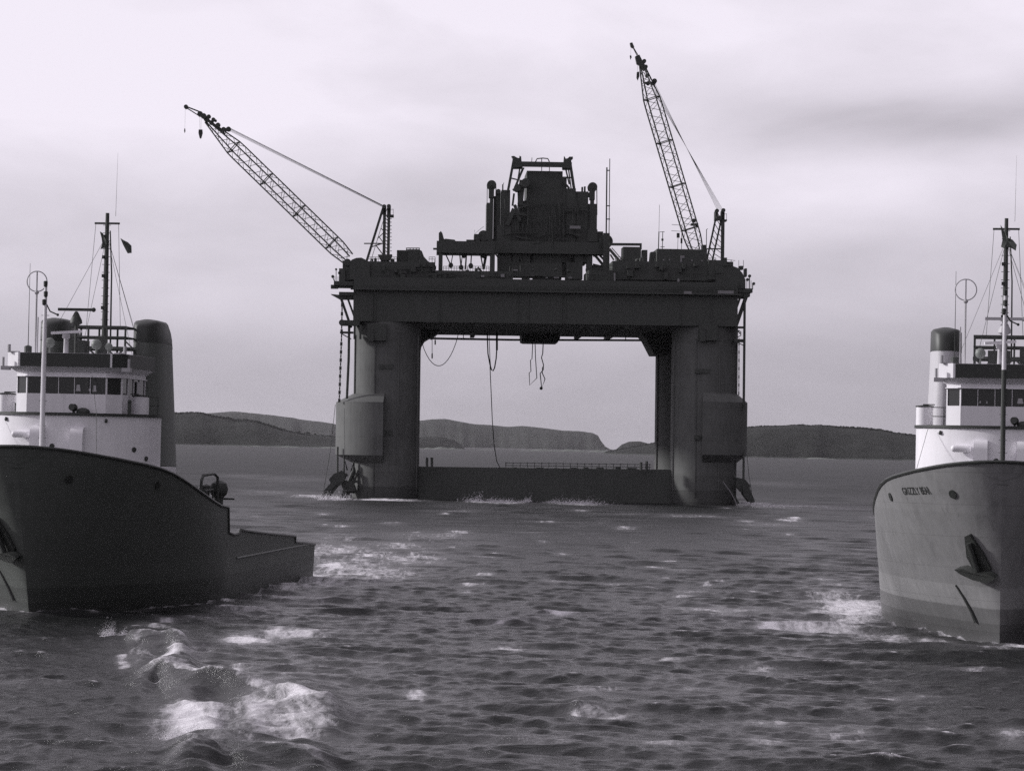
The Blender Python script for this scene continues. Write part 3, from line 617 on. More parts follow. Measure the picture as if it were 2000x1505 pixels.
for i in range(26):
    px = rr.choice((rr.uniform(722, 772), rr.uniform(856, 996), rr.uniform(1204, 1216), rr.uniform(1236, 1282), rr.uniform(1000, 1150))); yt = 529 if 850 < px < 1150 else 511
    m = MB(); k = rr.random(); h = rr.uniform(3, 14)
    if k < .4: tb(m, [(px, yt + 1), (px + rr.uniform(-1, 1), yt - h)], rr.uniform(1.2, 2.6), 1.4 + rr.random()); G.part(m, 'deck_post', 'rig')
    elif k < .75: bx(m, px, yt - h * .6, px + rr.uniform(3, 9), yt + 1, 2 + rr.random(), 5); G.part(m, 'deck_box', 'rig')
    else: m.ball(Q(px, yt - 2, 3), rr.uniform(2.5, 4.5) * PX, 10, 6); G.part(m, 'deck_float', 'rig')
for i in range(30):
    px = rr.uniform(696, 1436); y0 = rr.uniform(516, 540) if not 850 < px < 1150 else rr.uniform(532, 540)
    m = MB(); bm(m, (px, y0), (px + rr.uniform(6, 40), y0 + rr.uniform(-1, 1)), rr.uniform(.9, 2), .8 - .3 * rr.random()); G.part(m, 'deck_pipe', 'rig')
# pipe rack
rk = MB(); bx(rk, 853, 471, 966, 494, 5, 11); rack = G.part(rk, 'pipe_rack', 'rig')
m = MB(); pr(m, [(857, 471), (857, 455), (861, 451), (864, 455), (867, 466), (872, 471)], 6, 7); pr(m, [(867, 471), (869, 466), (888, 468), (891, 472)], 6, 9); bx(m, 911, 468, 930, 472, 6, 10); bx(m, 926, 457, 937, 472, 6, 10)
wheel(m, 944, 462, 11, 8, 3); bx(m, 846, 484, 853, 487, 6, 7); tb(m, [(927, 449), (927, 457), (935, 450), (945, 442)], .8, 7); G.part(m, 'rack_machinery', 'rig', rack)
for a, b in ((856.5, 864.5), (957, 966.5)): m = MB(); bx(m, a, 494, b, 530, 5.2, 6.2); bx(m, a, 494, b, 530, 9.8, 10.8); pieces(G, m, 'rack_leg', 'rig', rack)
for px, py, dx in ((880.5, 518, -8), (900.5, 522, -2), (919.5, 519, 1)):
    m = MB(); bm(m, (px + dx * 1.4, 494), (px, py), 2.4, 7.4); bm(m, (px + 2 - dx * .3, 494), (px, py), 1.8, 7.6); m.ball(Q(px, py, 7.5), 4.8 * PX, 12, 8, (1, .6, 1.15)); G.part(m, 'hanging_block', 'rig', rack)
m = MB()
for px in (905, 943): pr(m, [(px - 4, 494), (px + 5, 494), (px + 5, 501), (px + 2, 504), (px - 3, 502)], 7, 8)
bm(m, (911, 494), (909, 526), 3, 7.8); bm(m, (938, 494), (944, 526), 2.5, 7.8); bm(m, (948, 500), (944, 526), 4, 8); bm(m, (952, 494), (946, 526), 1.5, 8); bm(m, (933, 522), (941, 531), 4, 7.5); bm(m, (966, 494), (976, 506), 3, 7.8)
G.part(m, 'rack_bracing', 'rig', rack)
# drill floor tower
tw = MB()
for r, ya, yb in (((1028, 334, 1098, 512), 14, 24), ((1014, 392, 1028, 512), 13.5, 23), ((998, 414, 1014, 512), 13, 22), ((979, 371, 996, 470), 13.2, 22.5),
                  ((1098, 345, 1106, 512), 13.6, 23.5), ((1106, 368, 1124, 512), 13.1, 23), ((1124, 374, 1148, 512), 13.4, 22.2)): bx(tw, *r, ya, yb)
tower = G.part(tw, 'drill_tower', 'rig')
m = MB()
bx(m, 925, 471.5, 1190, 495, 12.2, 15.5); bx(m, 930, 468, 1186, 484, 15.6, 26); bx(m, 1164, 452, 1178, 472, 14, 20); wheel(m, 1181, 474, 14, 15, 6); bx(m, 970, 440, 998, 472, 12.6, 21); bx(m, 1148, 448, 1167, 472, 12.8, 22); G.part(m, 'drill_floor', 'rig', tower)
for xa, xb, xs, ys in ((950, 963, 960, 362), (1152, 1166, 1157, 366)):
    m = MB(); bx(m, xa, 396 if xa < 1000 else 398, xb, 472, 13, 18); bx(m, xs - 3.2, ys, xs + 3.2, 472, 13.5, 15.5); tb(m, [(xs - 8.3, ys), (xs - 9, 420)], 1.4, 14); tb(m, [(xs + 8.6, ys), (xs + 9, 420)], 2, 14); o = G.part(m, 'tensioner', 'rig', tower)
    m = MB(); wheel(m, xs, ys, 9.6, 14.2, 1.6); bx(m, xs - 5, ys, xs + 5, ys + 24, 13.4, 15); G.part(m, 'sheave', 'rig', tower)
m = MB(); bx(m, 968, 371, 977, 472, 14, 17); bx(m, 964, 383, 968, 472, 14.4, 16); tb(m, [(982, 360), (982, 374)], 3, 14); tb(m, [(984, 357), (981, 366)], 1.4, 14); wheel(m, 973, 375, 5, 14.5, 2); G.part(m, 'riser_pipes', 'rig', tower)
m = MB(); wheel(m, 1026, 358, 9, 12.9, 2); wheel(m, 1010, 368, 7, 13, 2); bm(m, (1002, 372), (1028, 350), 5, 12.8); bm(m, (1020, 352), (1016, 400), 11, 13.2); bm(m, (1004, 378), (1001, 402), 4, 13.0); bm(m, (1012, 374), (1013, 402), 3, 13)
bm(m, (990, 440), (1004, 408), 9, 12.7); bm(m, (1005, 400), (1016, 432), 6, 12.7); tb(m, [(1098, 352), (1112, 368)], 5, 13.2); bx(m, 1136, 365, 1139, 374, 14, 15); bx(m, 1141, 364, 1144, 374, 14, 15); bx(m, 1148, 376, 1152, 384, 13.5, 15); bx(m, 1149, 398, 1153, 450, 13.5, 16); pieces(G, m, 'hoist_gear', 'rig', tower)
rr = random.Random(3)
m = MB()
for i in range(26):
    px = rr.uniform(982, 1146); y0 = rr.uniform(385, 440); y1 = y0 + rr.uniform(20, 60); tb(m, [(px, y0), (px + rr.uniform(-2, 2), min(y1, 492))], rr.uniform(1.2, 3.4), 12.9 - rr.random() * .8)
for i in range(16):
    px = rr.uniform(985, 1120); py = rr.uniform(395, 480); w = rr.uniform(8, 30); bm(m, (px, py), (px + w, py + rr.uniform(-8, 8)), rr.uniform(1.2, 3), 12.7 - rr.random() * .6)
G.part(m, 'tower_pipework', 'rig', tower)
for px, py, w in ((1030, 398, 60), (980, 424, 40), (1104, 410, 44), (1000, 455, 130)):
    m = MB(); bm(m, (px, py), (px + w, py), 1.6, 12.6); bm(m, (px, py - 8), (px + w, py - 8), .9, 12.5); bm(m, (px, py - 4), (px + w, py - 4), .7, 12.5)
    for k in range(int(w / 7) + 1): bm(m, (px + k * 7, py - 8), (px + k * 7, py), .8, 12.5)
    G.part(m, 'tower_walkway', 'rig', tower)
m = MB(); bx(m, 1113, 441, 1134, 446.5, 11.7, 11.8); G.part(m, 'light_panel', 'riglt', tower)
gn = MB()
for yy in (13.2, 20):
    bm(gn, (1004, 309), (992, 374), 5, yy); bm(gn, (1017, 318), (1008, 374), 3, yy); bm(gn, (1022, 328), (1006, 366), 4.5, yy); bm(gn, (1112.5, 312), (1122, 374), 5.5, yy); bm(gn, (1104, 326), (1112, 360), 3, yy); bm(gn, (1110, 328), (1116, 372), 2.5, yy)
    bm(gn, (1001, 329), (1024, 329), 3, yy); bm(gn, (998, 348), (1014, 352), 2.5, yy); bm(gn, (1098, 331), (1115, 331), 3, yy); bm(gn, (1103, 347), (1118, 347), 3, yy)
    bx(gn, 1002, 316, 1117, 325.5, yy - .3, yy + .5)
    pr(gn, [(999, 305), (1004, 304.5), (1010, 308), (1014, 309), (1015, 304), (1018, 306), (1019, 318), (1021, 326), (1002, 328), (1003, 312)], yy - .4, yy + .8)
    pr(gn, [(1119, 306), (1119, 310), (1115, 313), (1116, 328), (1098, 328), (1101, 316), (1102, 304.5), (1105, 310), (1109, 309), (1112, 306)], yy - .4, yy + .8)
for px in (1010, 1108): gn.beam(Q(px, 320, 13.7), Q(px, 320, 19.6), .5)
bm(gn, (1058, 326), (1058, 334), 1.5, 13.3); bm(gn, (1073, 326), (1073, 334), 1.5, 13.3); G.part(gn, 'gantry', 'rig', tower)
m = MB(); tb(m, [(1046, 316), (1049, 310), (1060, 309), (1070, 310), (1073, 316)], 2.5, 13.5); bm(m, (1058, 309), (1058, 317), 1.6, 13.5); tb(m, [(1038.5, 316), (1039, 308)], 1.4, 13.5); G.part(m, 'gantry_rail', 'rig', tower)
sb = MB()
for r, ya, yb in (((972, 495, 1002, 532), 13, 17), ((1021, 495, 1035, 545), 13.2, 17.2), ((1042, 495, 1097, 545), 13.4, 17.4), ((1106, 495, 1138, 545), 13.1, 17.1), ((1146, 495, 1157, 545), 12.9, 15), ((998, 513, 1098, 540), 12.8, 17.8), ((1097, 514, 1106, 540), 14, 17)): bx(sb, *r, ya, yb)
bm(sb, (1011, 495), (1003, 513), 3, 13); bm(sb, (1014, 495), (1020, 513), 3, 13); bm(sb, (1160, 496), (1180, 520), 5, 13.5); bm(sb, (1168, 495), (1184, 512), 4, 14); bm(sb, (1184, 512), (1160, 528), 3, 14); bm(sb, (1158, 516), (1184, 522), 3, 14); bx(sb, 1157, 518, 1196, 528, 13.8, 20); bx(sb, 1160, 495, 1167, 500, 13, 15)
G.part(sb, 'substructure', 'rig', tower)
m = MB(); bx(m, 1178.5, 455, 1190.5, 546, 10, 11); tb(m, [(1184, 460), (1185.3, 327)], 3.2, 10.5); tb(m, [(1189.5, 460), (1191, 310)], 1.8, 10.5)
for py in (333, 402, 428): bm(m, (1184.5, py), (1191.5, py), 2, 10.5)
G.part(m, 'vent_stack', 'rig')
m = MB(); bm(m, (1190, 477), (1253, 477.5), 5, 8); bx(m, 1250, 475, 1253.5, 487, 7.8, 8.4); bm(m, (1190, 486), (1212, 512), 5, 8); bm(m, (1195, 484), (1214, 506), 1.6, 8); bm(m, (1192, 497), (1199, 508), 3, 8); G.part(m, 'boom_rest', 'rig')
for r, ya, yb, nm in (((1217, 482, 1252, 512), 6, 10, 'storage_tank'), ((1254.5, 488, 1264.5, 512), 6, 8, 'storage_tank')): deckbox(nm, r, ya, yb)
m = MB(); pr(m, [(1269, 512), (1271, 492), (1279, 491), (1280, 512)], 5, 7); G.part(m, 'vent_hood', 'rig')
m = MB(); bx(m, 1283, 486.5, 1381, 513, 3, 14); qh = G.part(m, 'quarters', 'rig')
m = MB()
for px, py in ((1296, 507.5), (1307.5, 507.5), (1351.5, 508.5), (1371, 509)): bx(m, px - 1.4, py - 1.4, px + 1.4, py + 1.4, 2.95, 2.99)
bx(m, 1328.5, 499, 1332, 518, 2.93, 2.99); bx(m, 1328.5, 499, 1337, 504, 2.90, 2.93); pieces(G, m, 'white_fitting', 'riglt', qh)
m = MB(); bx(m, 1372, 478, 1380, 487, 4, 6); G.part(m, 'roof_locker', 'rig', qh)
for pts, w in (([(1286, 487), (1287, 452)], 2.2), ([(1287, 452), (1288, 400)], .8), ([(1293.5, 487), (1294.5, 452)], 1.6), ([(1331, 487), (1332, 437)], 1.3), ([(1323.5, 487), (1324.5, 458)], 1.0), ([(1379.5, 487), (1380, 448), (1382.5, 447)], 1.6)):
    m = MB(); tb(m, pts, w, 5); a, b = pts[-1]
    if a == 1294.5: bm(m, (1289, 453), (1298, 452.5), 1, 5); bx(m, 1292, 466, 1296, 470, 4.9, 5.2); bm(m, (1290, 482), (1298, 482), 1.2, 5)
    if a == 1332: bm(m, (1312, 438.5), (1331, 440), .8, 5); bm(m, (1311, 450.5), (1331, 452), .8, 5); bx(m, 1329.5, 465, 1333, 475, 4.9, 5.2)
    if a == 1324.5: bx(m, 1322, 455, 1327.5, 464, 4.9, 5.3)
    G.part(m, 'aerial', 'rig', qh)
m = MB(); bx(m, 1420.5 - 1, 660, 1420.5 + 1.5, 660.6, 0, .1); 
# vertical mooring lines and guide pipes alongside the columns
def chain(mb, pts, w, y):
    L_ = [Q(a, b, y) for a, b in pts]
    for p, q in zip(L_[:-1], L_[1:]):
        n = max(2, int((q - p).length / .62))
        for i in range(n):
            a = p.lerp(q, i / n); b = p.lerp(q, (i + .92) / n); k = (i % 2)
            mb.beam(a, b, w * (1.15 if k else .6), w * (.6 if k else 1.15))
    return mb
def rigthing(mb, name, mt, label, cat, base, group=None): return solo(mb, name, mt, label, cat, tuple(base), MG, group)
rigthing(chain(MB(), [(668.5, 583), (667, 660), (662.5, 786)], .32, 1.0), 'mooring_chain', 'black', 'heavy chain hanging down outside the left rig column', 'chain', Q(668, 583, 1))
rigthing(chain(MB(), [(1443.5, 660), (1443, 772)], .16, 1.0), 'mooring_chain', 'black', 'thin chain hanging beside the right rig column', 'chain', Q(1443, 660, 1))
for pts, w, nm in (([(682, 635), (681, 700), (677.5, 778)], 5, 'guide_pipe'), ([(1454.5, 575), (1453.5, 700), (1452.5, 800)], 5, 'guide_pipe'), ([(659.5, 872), (659, 935)], 4, 'guide_pipe'), ([(1452.5, 880), (1452, 942)], 4.5, 'guide_pipe'), ([(672, 885), (672, 925)], 3, 'guide_pipe')):
    m = MB(); tb(m, pts, w, 1.0, 8); G.part(m, nm, 'rig')
m = MB(); tb(m, [(655, 790), (645, 880), (641, 905), (631, 965)], 1.1, 1.0); G.part(m, 'guy_wire', 'rig')
m = MB(); tb(m, [(1459, 890), (1463, 930), (1468, 962)], 1.1, 1.0); G.part(m, 'guy_wire', 'rig')
# bolsters that carry the anchors at the waterline
for s, f in ((-1, lambda a: a), (1, lambda a: 2106 - a)):
    m = MB(); dy = 8 if s > 0 else 0
    for a, b, w in (((694, 922), (664, 975), 5), ((690, 945), (702, 978), 5), ((700, 918), (684, 962), 4), ((668, 940), (700, 940), 5), ((672, 960), (700, 960), 5)): bm(m, (f(a[0]), a[1] + dy), (f(b[0]), b[1] + dy), w, 2.2)
    if s < 0: tb(m, [(670, 918), (674, 900), (678, 918)], 4, 2.2); tb(m, [(686, 922), (690, 902), (694, 922)], 4, 2.2)
    G.part(m, 'anchor_bolster', 'rig')
def rig_anchor(pts_shank, crown, flukes, y, label):
    m = MB(); tb(m, pts_shank, 7, y, 8); pr(m, crown, y - .5, y + .5)
    for i, fl in enumerate(flukes): pr(m, fl, y - 1.3 + 1.6 * i, y - 1.0 + 1.6 * i)
    rigthing(m, 'anchor', 'black', label, 'anchor', Q(*pts_shank[0], y), 'anchors racked on the rig')
rig_anchor([(678, 925), (655, 945)], [(652, 925), (668, 918), (676, 934), (664, 948), (648, 946), (642, 936)], [[(664, 938), (640, 962), (630, 973), (627, 971), (634, 956), (650, 938)], [(668, 940), (645, 970), (636, 974), (640, 960), (655, 936)]], .6, 'large black anchor racked low on the left rig column, fluke reaching the water')
rig_anchor([(690, 920), (678, 950)], [(664, 940), (690, 938), (694, 958), (672, 960)], [[(672, 950), (664, 974), (668, 978), (676, 960)], [(682, 950), (672, 972), (676, 976), (686, 960)]], 1.6, 'smaller black anchor racked on the left rig column nearer its side')
rig_anchor([(1432, 930), (1452, 950)], [(1440, 932), (1456, 936), (1466, 948), (1462, 958), (1446, 960), (1436, 948)], [[(1450, 945), (1464, 952), (1475, 980), (1466, 982), (1452, 966)], [(1446, 945), (1456, 956), (1468, 978), (1460, 980), (1448, 964)]], .6, 'large black anchor racked low on the right rig column, fluke reaching the water')
m = MB(); tb(m, [(1412, 940), (1428, 962), (1440, 985)], 2, -.2); G.part(m, 'anchor_wire', 'riglt')
# hoses hanging in the opening
def para(a, b, low, n=15):                          # a hose between two pixel points with its lowest point
    out = []
    for i in range(n):
        t = i / (n - 1); x = a[0] + (b[0] - a[0]) * t; e = 4 * t * (1 - t)
        out.append((x, a[1] + (b[1] - a[1]) * t + (low - (a[1] + b[1]) / 2) * (e ** .85)))
    return out
GH = 'hoses and lines hanging under the deck'
m = MB(); tb(m, para((823, 664), (896, 649), 714), 1.7, 33); rigthing(m, 'hanging_hose', 'rope', 'thin hose hanging in a wide loop beside the left column', 'hose', Q(823, 664, 33), GH)
m = MB(); tb(m, [(844, 649), (844, 690)], 1.4, 33); tb(m, [(844, 690), (844, 700)], 3.2, 33); rigthing(m, 'hanging_line', 'rope', 'short line with a small weight hanging inside the wide hose loop', 'line', Q(844, 658, 33), GH)
m = MB(); tb(m, [(850.5, 649), (850, 664)], 1.4, 33); tb(m, [(850, 664), (850, 673)], 3.4, 33); rigthing(m, 'hanging_line', 'rope', 'stubby weighted line close under the deck near the left column', 'line', Q(850, 658, 33), GH)
m = MB(); tb(m, [(951.5, 648), (953, 690), (957, 712), (960, 722), (963, 724), (966, 718), (969, 700), (970.5, 680)], 3, 33); tb(m, [(970.5, 684), (970.5, 648)], 5, 33); tb(m, [(955, 648), (957, 700), (959, 722)], 1.6, 33.2); rigthing(m, 'hanging_hose', 'rope', 'thick hose folded in a narrow U under the middle of the deck', 'hose', Q(951, 660, 33), GH)
m = MB(); tb(m, [(957, 715), (959, 760), (961.5, 820), (965, 868), (970, 900), (978, 916)], 2, 33); rigthing(m, 'hanging_line', 'rope', 'long line reaching from the folded hose down to the pontoon', 'line', Q(957, 715, 33), GH)
m = MB(); tb(m, [(1040.5, 668), (1039, 701), (1036, 703), (1037, 725), (1033.5, 728), (1034.5, 752), (1048.5, 738), (1046, 700), (1045, 668)], 2, 38); rigthing(m, 'hanging_hose', 'rope', 'zigzag hose hanging left of another under the bell hangar', 'hose', Q(1040, 668, 38), GH)
m = MB(); tb(m, [(1061, 668), (1060, 690), (1057.5, 698), (1061.5, 712), (1061, 722), (1055, 729), (1058, 758), (1064.5, 740), (1059, 728), (1060, 716)], 2.4, 38); m.ball(Q(1057, 758, 38), .28, 8, 6); rigthing(m, 'hanging_hose', 'rope', 'zigzag hose with a knotted end hanging right of another under the hangar', 'hose', Q(1061, 668, 38), GH)
# loose cargo on deck
m = MB(); bx(m, 775, 488.5, 796.5, 512, 5, 9); 
for k in range(6): bx(m, 776.5 + k * 3.3, 490, 778 + k * 3.3, 510, 4.9, 5.0)
rigthing(m, 'container', 'rig', 'dark ribbed container on deck right of the left crane', 'container', Q(786, 512, 5))
m = MB(); bx(m, 796.6, 488, 820, 512, 4.5, 8.6)
for py in (484.5, 487.6): bm(m, (793, py), (820, py), 1.6, 5)
for px in (794, 801, 807, 813, 819): bm(m, (px, 484), (px, 489), 1.6, 5)
rigthing(m, 'container', 'rig', 'dark cabin with a roof rail beside the ribbed container', 'container', Q(808, 512, 4.5))
# ------------------------------------------------------------------ cranes
def lattice(T, root, tip, heel, head, y, w_m, roll, label=None):
    """boom of four chords between two pixel points; heel/head: fractions where it reaches full width"""
    a, b = Q(*root, y), Q(*tip, y); L_ = (b - a).length; t = (b - a) / L_
    n0 = Vector((0, 1, 0)); u0 = t.cross(n0).normalized(); u = (u0 * math.cos(roll) + n0 * math.sin(roll)); v = t.cross(u)
    def half(f):
        if f < heel: return .75 + .25 * f / heel
        if f > head: return 1 - .78 * (f - head) / (1 - head)
        return 1.0
    N = 26; m = MB(); rings = []
    for i in range(N + 1):
        f = i / N; h = w_m / 2 * half(f); c = a + t * (L_ * f)
        rings.append([c + u * h * s1 + v * h * s2 for s1, s2 in ((-1, -1), (1, -1), (1, 1), (-1, 1))])
    for j in range(4): m.tube([r[j] for r in rings], .115, 6)
    ch = T.part(m, 'boom', 'rig')
    m = MB()
    for i in range(N):
        for j in range(4):
            k = (j + 1) % 4
            if i % 2: m.tube([rings[i][j], rings[i + 1][k]], .042, 4)
            else: m.tube([rings[i][k], rings[i + 1][j]], .042, 4)
        if i % 6 == 3:
            for j in range(4): m.tube([rings[i][j], rings[i][(j + 1) % 4]], .08, 5)
            m.ball(rings[i][1], .22, 8, 6)
    T.part(m, 'boom_lacing', 'rig', ch)
    return ch
def crane_left():
    y = 4.0; T = Thing('crane', 'lattice crane on the left deck corner, boom leaning far out to the left', 'crane', Q(705, 547, y), MG, 'cranes on the rig deck')
    m = MB(); bx(m, 669, 509, 716, 547, 1.5, 7); pr(m, [(683, 512), (687, 507), (696, 503.5), (706, 503), (716, 508), (722, 514), (722, 546), (683, 546)], 1.0, 6); wheel(m, 679, 513, 7, 2.2, 2); T.part(m, 'machinery_house', 'rig')
    bo = lattice(T, (680, 505), (403, 236), .08, .80, y, 2.05, R(24))
    m = MB(); j = [(396, 222), (400, 230), (362, 209)]; tb(m, [(394, 220), (363, 208)], 3, y - .4); tb(m, [(390, 227), (363, 210)], 2.4, y + .4); tb(m, [(394, 221), (392, 228)], 2, y); m.disc(Q(363.5, 209, y), 4.2 * PX, .8, 'y', 14); T.part(m, 'jib', 'rig', bo)
    m = MB()
    for px, py, r in ((391, 223, 5.5), (398, 227, 5.5), (403, 233, 5), (408, 228, 4), (417, 234, 4), (413, 240, 4.5), (426, 244.5, 4.6), (437, 253, 4.6), (446.5, 252.5, 4.8), (421, 236, 2.5)): wheel(m, px, py, r, y + random.uniform(-.5, .5), .6)
    bx(m, 434, 250, 450, 256, y - .3, y + .3); bm(m, (396, 224), (440, 262), 3, y); T.part(m, 'sheave', 'rig', bo)
    m = MB()
    for dy, o in ((-.7, 0), (-.4, .9), (-.15, 1.8), (.15, 3.0), (.4, 4.4), (.7, 6.0)): tb(m, [(449, 250 + o), (748, 401 + o * .6)], .55, y + dy, 4)
    T.part(m, 'pendant_line', 'rope')
    m = MB()
    for dy in (-.9, .9):
        bm(m, (749, 404), (716, 510), 4.6, y + dy); bm(m, (757, 404), (724, 510), 1, y + dy * .3); bx(m, 747.6, 402, 753.4, 511, y + dy - .2, y + dy + .2); bx(m, 756.2, 402, 761.8, 511, y + dy - .2, y + dy + .2)
        bm(m, (723, 483), (751, 474), 2, y + dy); bm(m, (735, 480), (750, 500), 2, y + dy); bm(m, (740, 462), (750, 476), 1.6, y + dy); bm(m, (744, 446), (751, 452), 1.6, y + dy); bm(m, (737, 466), (752, 452), 1.6, y + dy)
    for px, py in ((750.5, 403.5), (759.5, 403)): bx(m, px - 3.6, py - 3, px + 3.6, py + 14, y - 1.1, y + 1.1); wheel(m, px, py, 4, y - 1.2, .8)
    for py in np.arange(420, 500, 7): bm(m, (753, py), (757, py + 3), 1.6, y); bm(m, (762, py), (765, py), 1.2, y)
    bx(m, 755, 419, 769, 423, y - 1, y + 1); bm(m, (768, 408), (768, 420), .8, y); bm(m, (759, 409), (768, 409), .8, y); bm(m, (711, 475.5), (752, 475.5), 2.2, y - 1); pr(m, [(738, 497), (766, 497), (760, 508), (744, 508)], y - 1.6, y + 1.6); T.part(m, 'a_frame', 'rig')
    hb = MB(); pr(hb, [(388, 253), (395, 253), (395.5, 260), (392.5, 270), (390, 270), (387.5, 260)], y - .3, y + .3); hk = T.part(hb, 'hook_block', 'black')
    m = MB(); tb(m, [(390, 228), (390.5, 254)], .4, y, 4); tb(m, [(393, 228), (392.5, 254)], .4, y, 4); T.part(m, 'hoist_rope', 'rope', hk)
    hb = MB(); pr(hb, [(360, 251), (361.5, 251), (362, 256), (360.5, 260), (359.5, 256)], y - .15, y + .15); hk = T.part(hb, 'whip_hook', 'black')
    m = MB(); tb(m, [(362, 210), (361, 252)], .3, y, 4); T.part(m, 'hoist_rope', 'rope', hk)
def crane_right():
    y = 4.5; T = Thing('crane', 'lattice crane on the right deck corner, boom raised steeply above the rig', 'crane', Q(1390, 520, y), MG, 'cranes on the rig deck')
    m = MB(); bx(m, 1384, 508, 1420, 546, 1.2, 7.5); bx(m, 1420, 511, 1432, 546, 2, 6); T.part(m, 'machinery_house', 'rig')
    bo = lattice(T, (1360, 489), (1252, 122), .06, .80, y, 2.15, R(24))
    m = MB(); tb(m, [(1247, 114), (1234, 89)], 2, y - .35); tb(m, [(1251, 116), (1235.5, 90)], 1.6, y + .35); pr(m, [(1230.5, 84), (1235, 83), (1239, 92), (1236, 94), (1232, 91)], y - .4, y + .4); T.part(m, 'jib', 'rig', bo)
    m = MB(); pr(m, [(1241, 110), (1249, 107), (1254, 117), (1258, 124), (1264, 134), (1258, 138), (1251, 128), (1244, 124)], y - .6, y + .6)
    for px, py, r in ((1261, 131, 4), (1264, 148, 4), (1266, 163, 4), (1278, 159, 5), (1276.5, 163, 4), (1258, 120, 4)): wheel(m, px, py, r, y, .8)
    bx(m, 1259, 160, 1276, 164, y - .3, y + .3); bx(m, 1350, 436, 1364, 440, y - .6, y + .6); wheel(m, 1355, 431, 4, y, .8); T.part(m, 'sheave', 'rig', bo)
    m = MB()
    for dy, o in ((-.7, 0), (-.4, 2), (-.15, 4), (.15, 6), (.4, 8), (.7, 10)): tb(m, [(1279 - o * .25, 163 + o * 1.5), (1401 + o * 1.1, 410)], .55, y + dy, 4)
    T.part(m, 'pendant_line', 'rope')
    m = MB()
    for dy in (-.9, .9):
        bm(m, (1401, 412), (1379, 515), 3.4, y + dy); bm(m, (1411, 418), (1390, 515), 3.2, y + dy); bx(m, 1408.5, 412, 1415, 516, y + dy - .2, y + dy + .2)
        for k in range(9):
            f0, f1 = k / 9, (k + 1) / 9; bm(m, (1401 - 22 * f0, 415 + 100 * f0), (1411 - 21 * f1, 418 + 97 * f1), 1.3, y + dy); bm(m, (1409 - 19 * f0, 425 + 90 * f0), (1410, 425 + 90 * f1), 1.1, y + dy)
        bm(m, (1380, 486), (1411, 486), 2.4, y + dy)
    for px, py in ((1400, 412), (1412.5, 411)): bx(m, px - 2.6, py, px + 2.6, py + 18, y - 1.1, y + 1.1); wheel(m, px, py, 4, y - 1.2, .8)
    bx(m, 1408, 428.5, 1420, 431.5, y - 1, y + 1); bm(m, (1419, 417), (1419, 430), .8, y); bm(m, (1414, 418), (1419, 418), .8, y); wheel(m, 1404, 426, 5, y - 1.3, .6); T.part(m, 'a_frame', 'rig')
    hb = MB(); pr(hb, [(1244, 141), (1248.5, 140), (1249, 149), (1246, 157), (1243.5, 152)], y - .3, y + .3); hk = T.part(hb, 'hook_block', 'black')
    m = MB(); tb(m, [(1245, 122), (1245.5, 142)], .4, y, 4); T.part(m, 'hoist_rope', 'rope', hk)
    hb = MB(); pr(hb, [(1230, 109), (1232.5, 108), (1234, 112), (1231.5, 117)], y - .15, y + .15); hk = T.part(hb, 'whip_hook', 'black')
    m = MB(); tb(m, [(1232.5, 90), (1231.5, 109)], .3, y, 4); T.part(m, 'hoist_rope', 'rope', hk)
crane_left(); crane_right()
# ------------------------------------------------------------------ tugs
SHEER = [(-3, 8.28), (-1, 7.9), (1, 7.6), (3, 7.34), (5, 6.96), (7, 6.45), (9, 6.0), (11, 5.6), (13, 5.3), (15.0, 5.15), (15.5, 3.78), (17, 3.62), (18.4, 3.66), (18.6, 3.85), (20, 3.75),
         (25, 3.45), (30, 3.2), (34.98, 2.95), (35, 2.6), (42, 2.2)]
def sheer(y): return float(np.interp(y, [a for a, _ in SHEER], [b for _, b in SHEER]))
def stem_y(z): return -3.0 * z / 8.28
def hull_b(z, y):
    ta = min(1.0, max(-.25, z / 7.5)); s = max(0.0, y - stem_y(z)); E = 17 - 4 * ta; p = 1.6 + .4 * ta; q = 1.05 + .95 * ta
    return (6.2 + .3 * ta) * max(0.0, 1 - (1 - min(s / E, 1)) ** p) ** (1 / q)
def hull_at(side, z, y, out=0.0):                 # a point on the shell, pushed out along its normal
    e = .05
    p = Vector((side * hull_b(z, y), y, z)); a = Vector((side * hull_b(z, y + e), y + e, z)) - p; b = Vector((side * hull_b(z + e, y), y, z + e)) - p
    n = a.cross(b).normalized()
    if n.x * side < 0: n = -n
    return p + n * out
def y_for_px(M, side, z, px):
    best = None
    for y in np.arange(stem_y(z) + .02, 12, .03):
        e = abs(proj(M @ Vector((side * hull_b(z, y), y, z)))[0] - px)
        if best is None or e < best[0]: best = (e, y)
    return best[1]
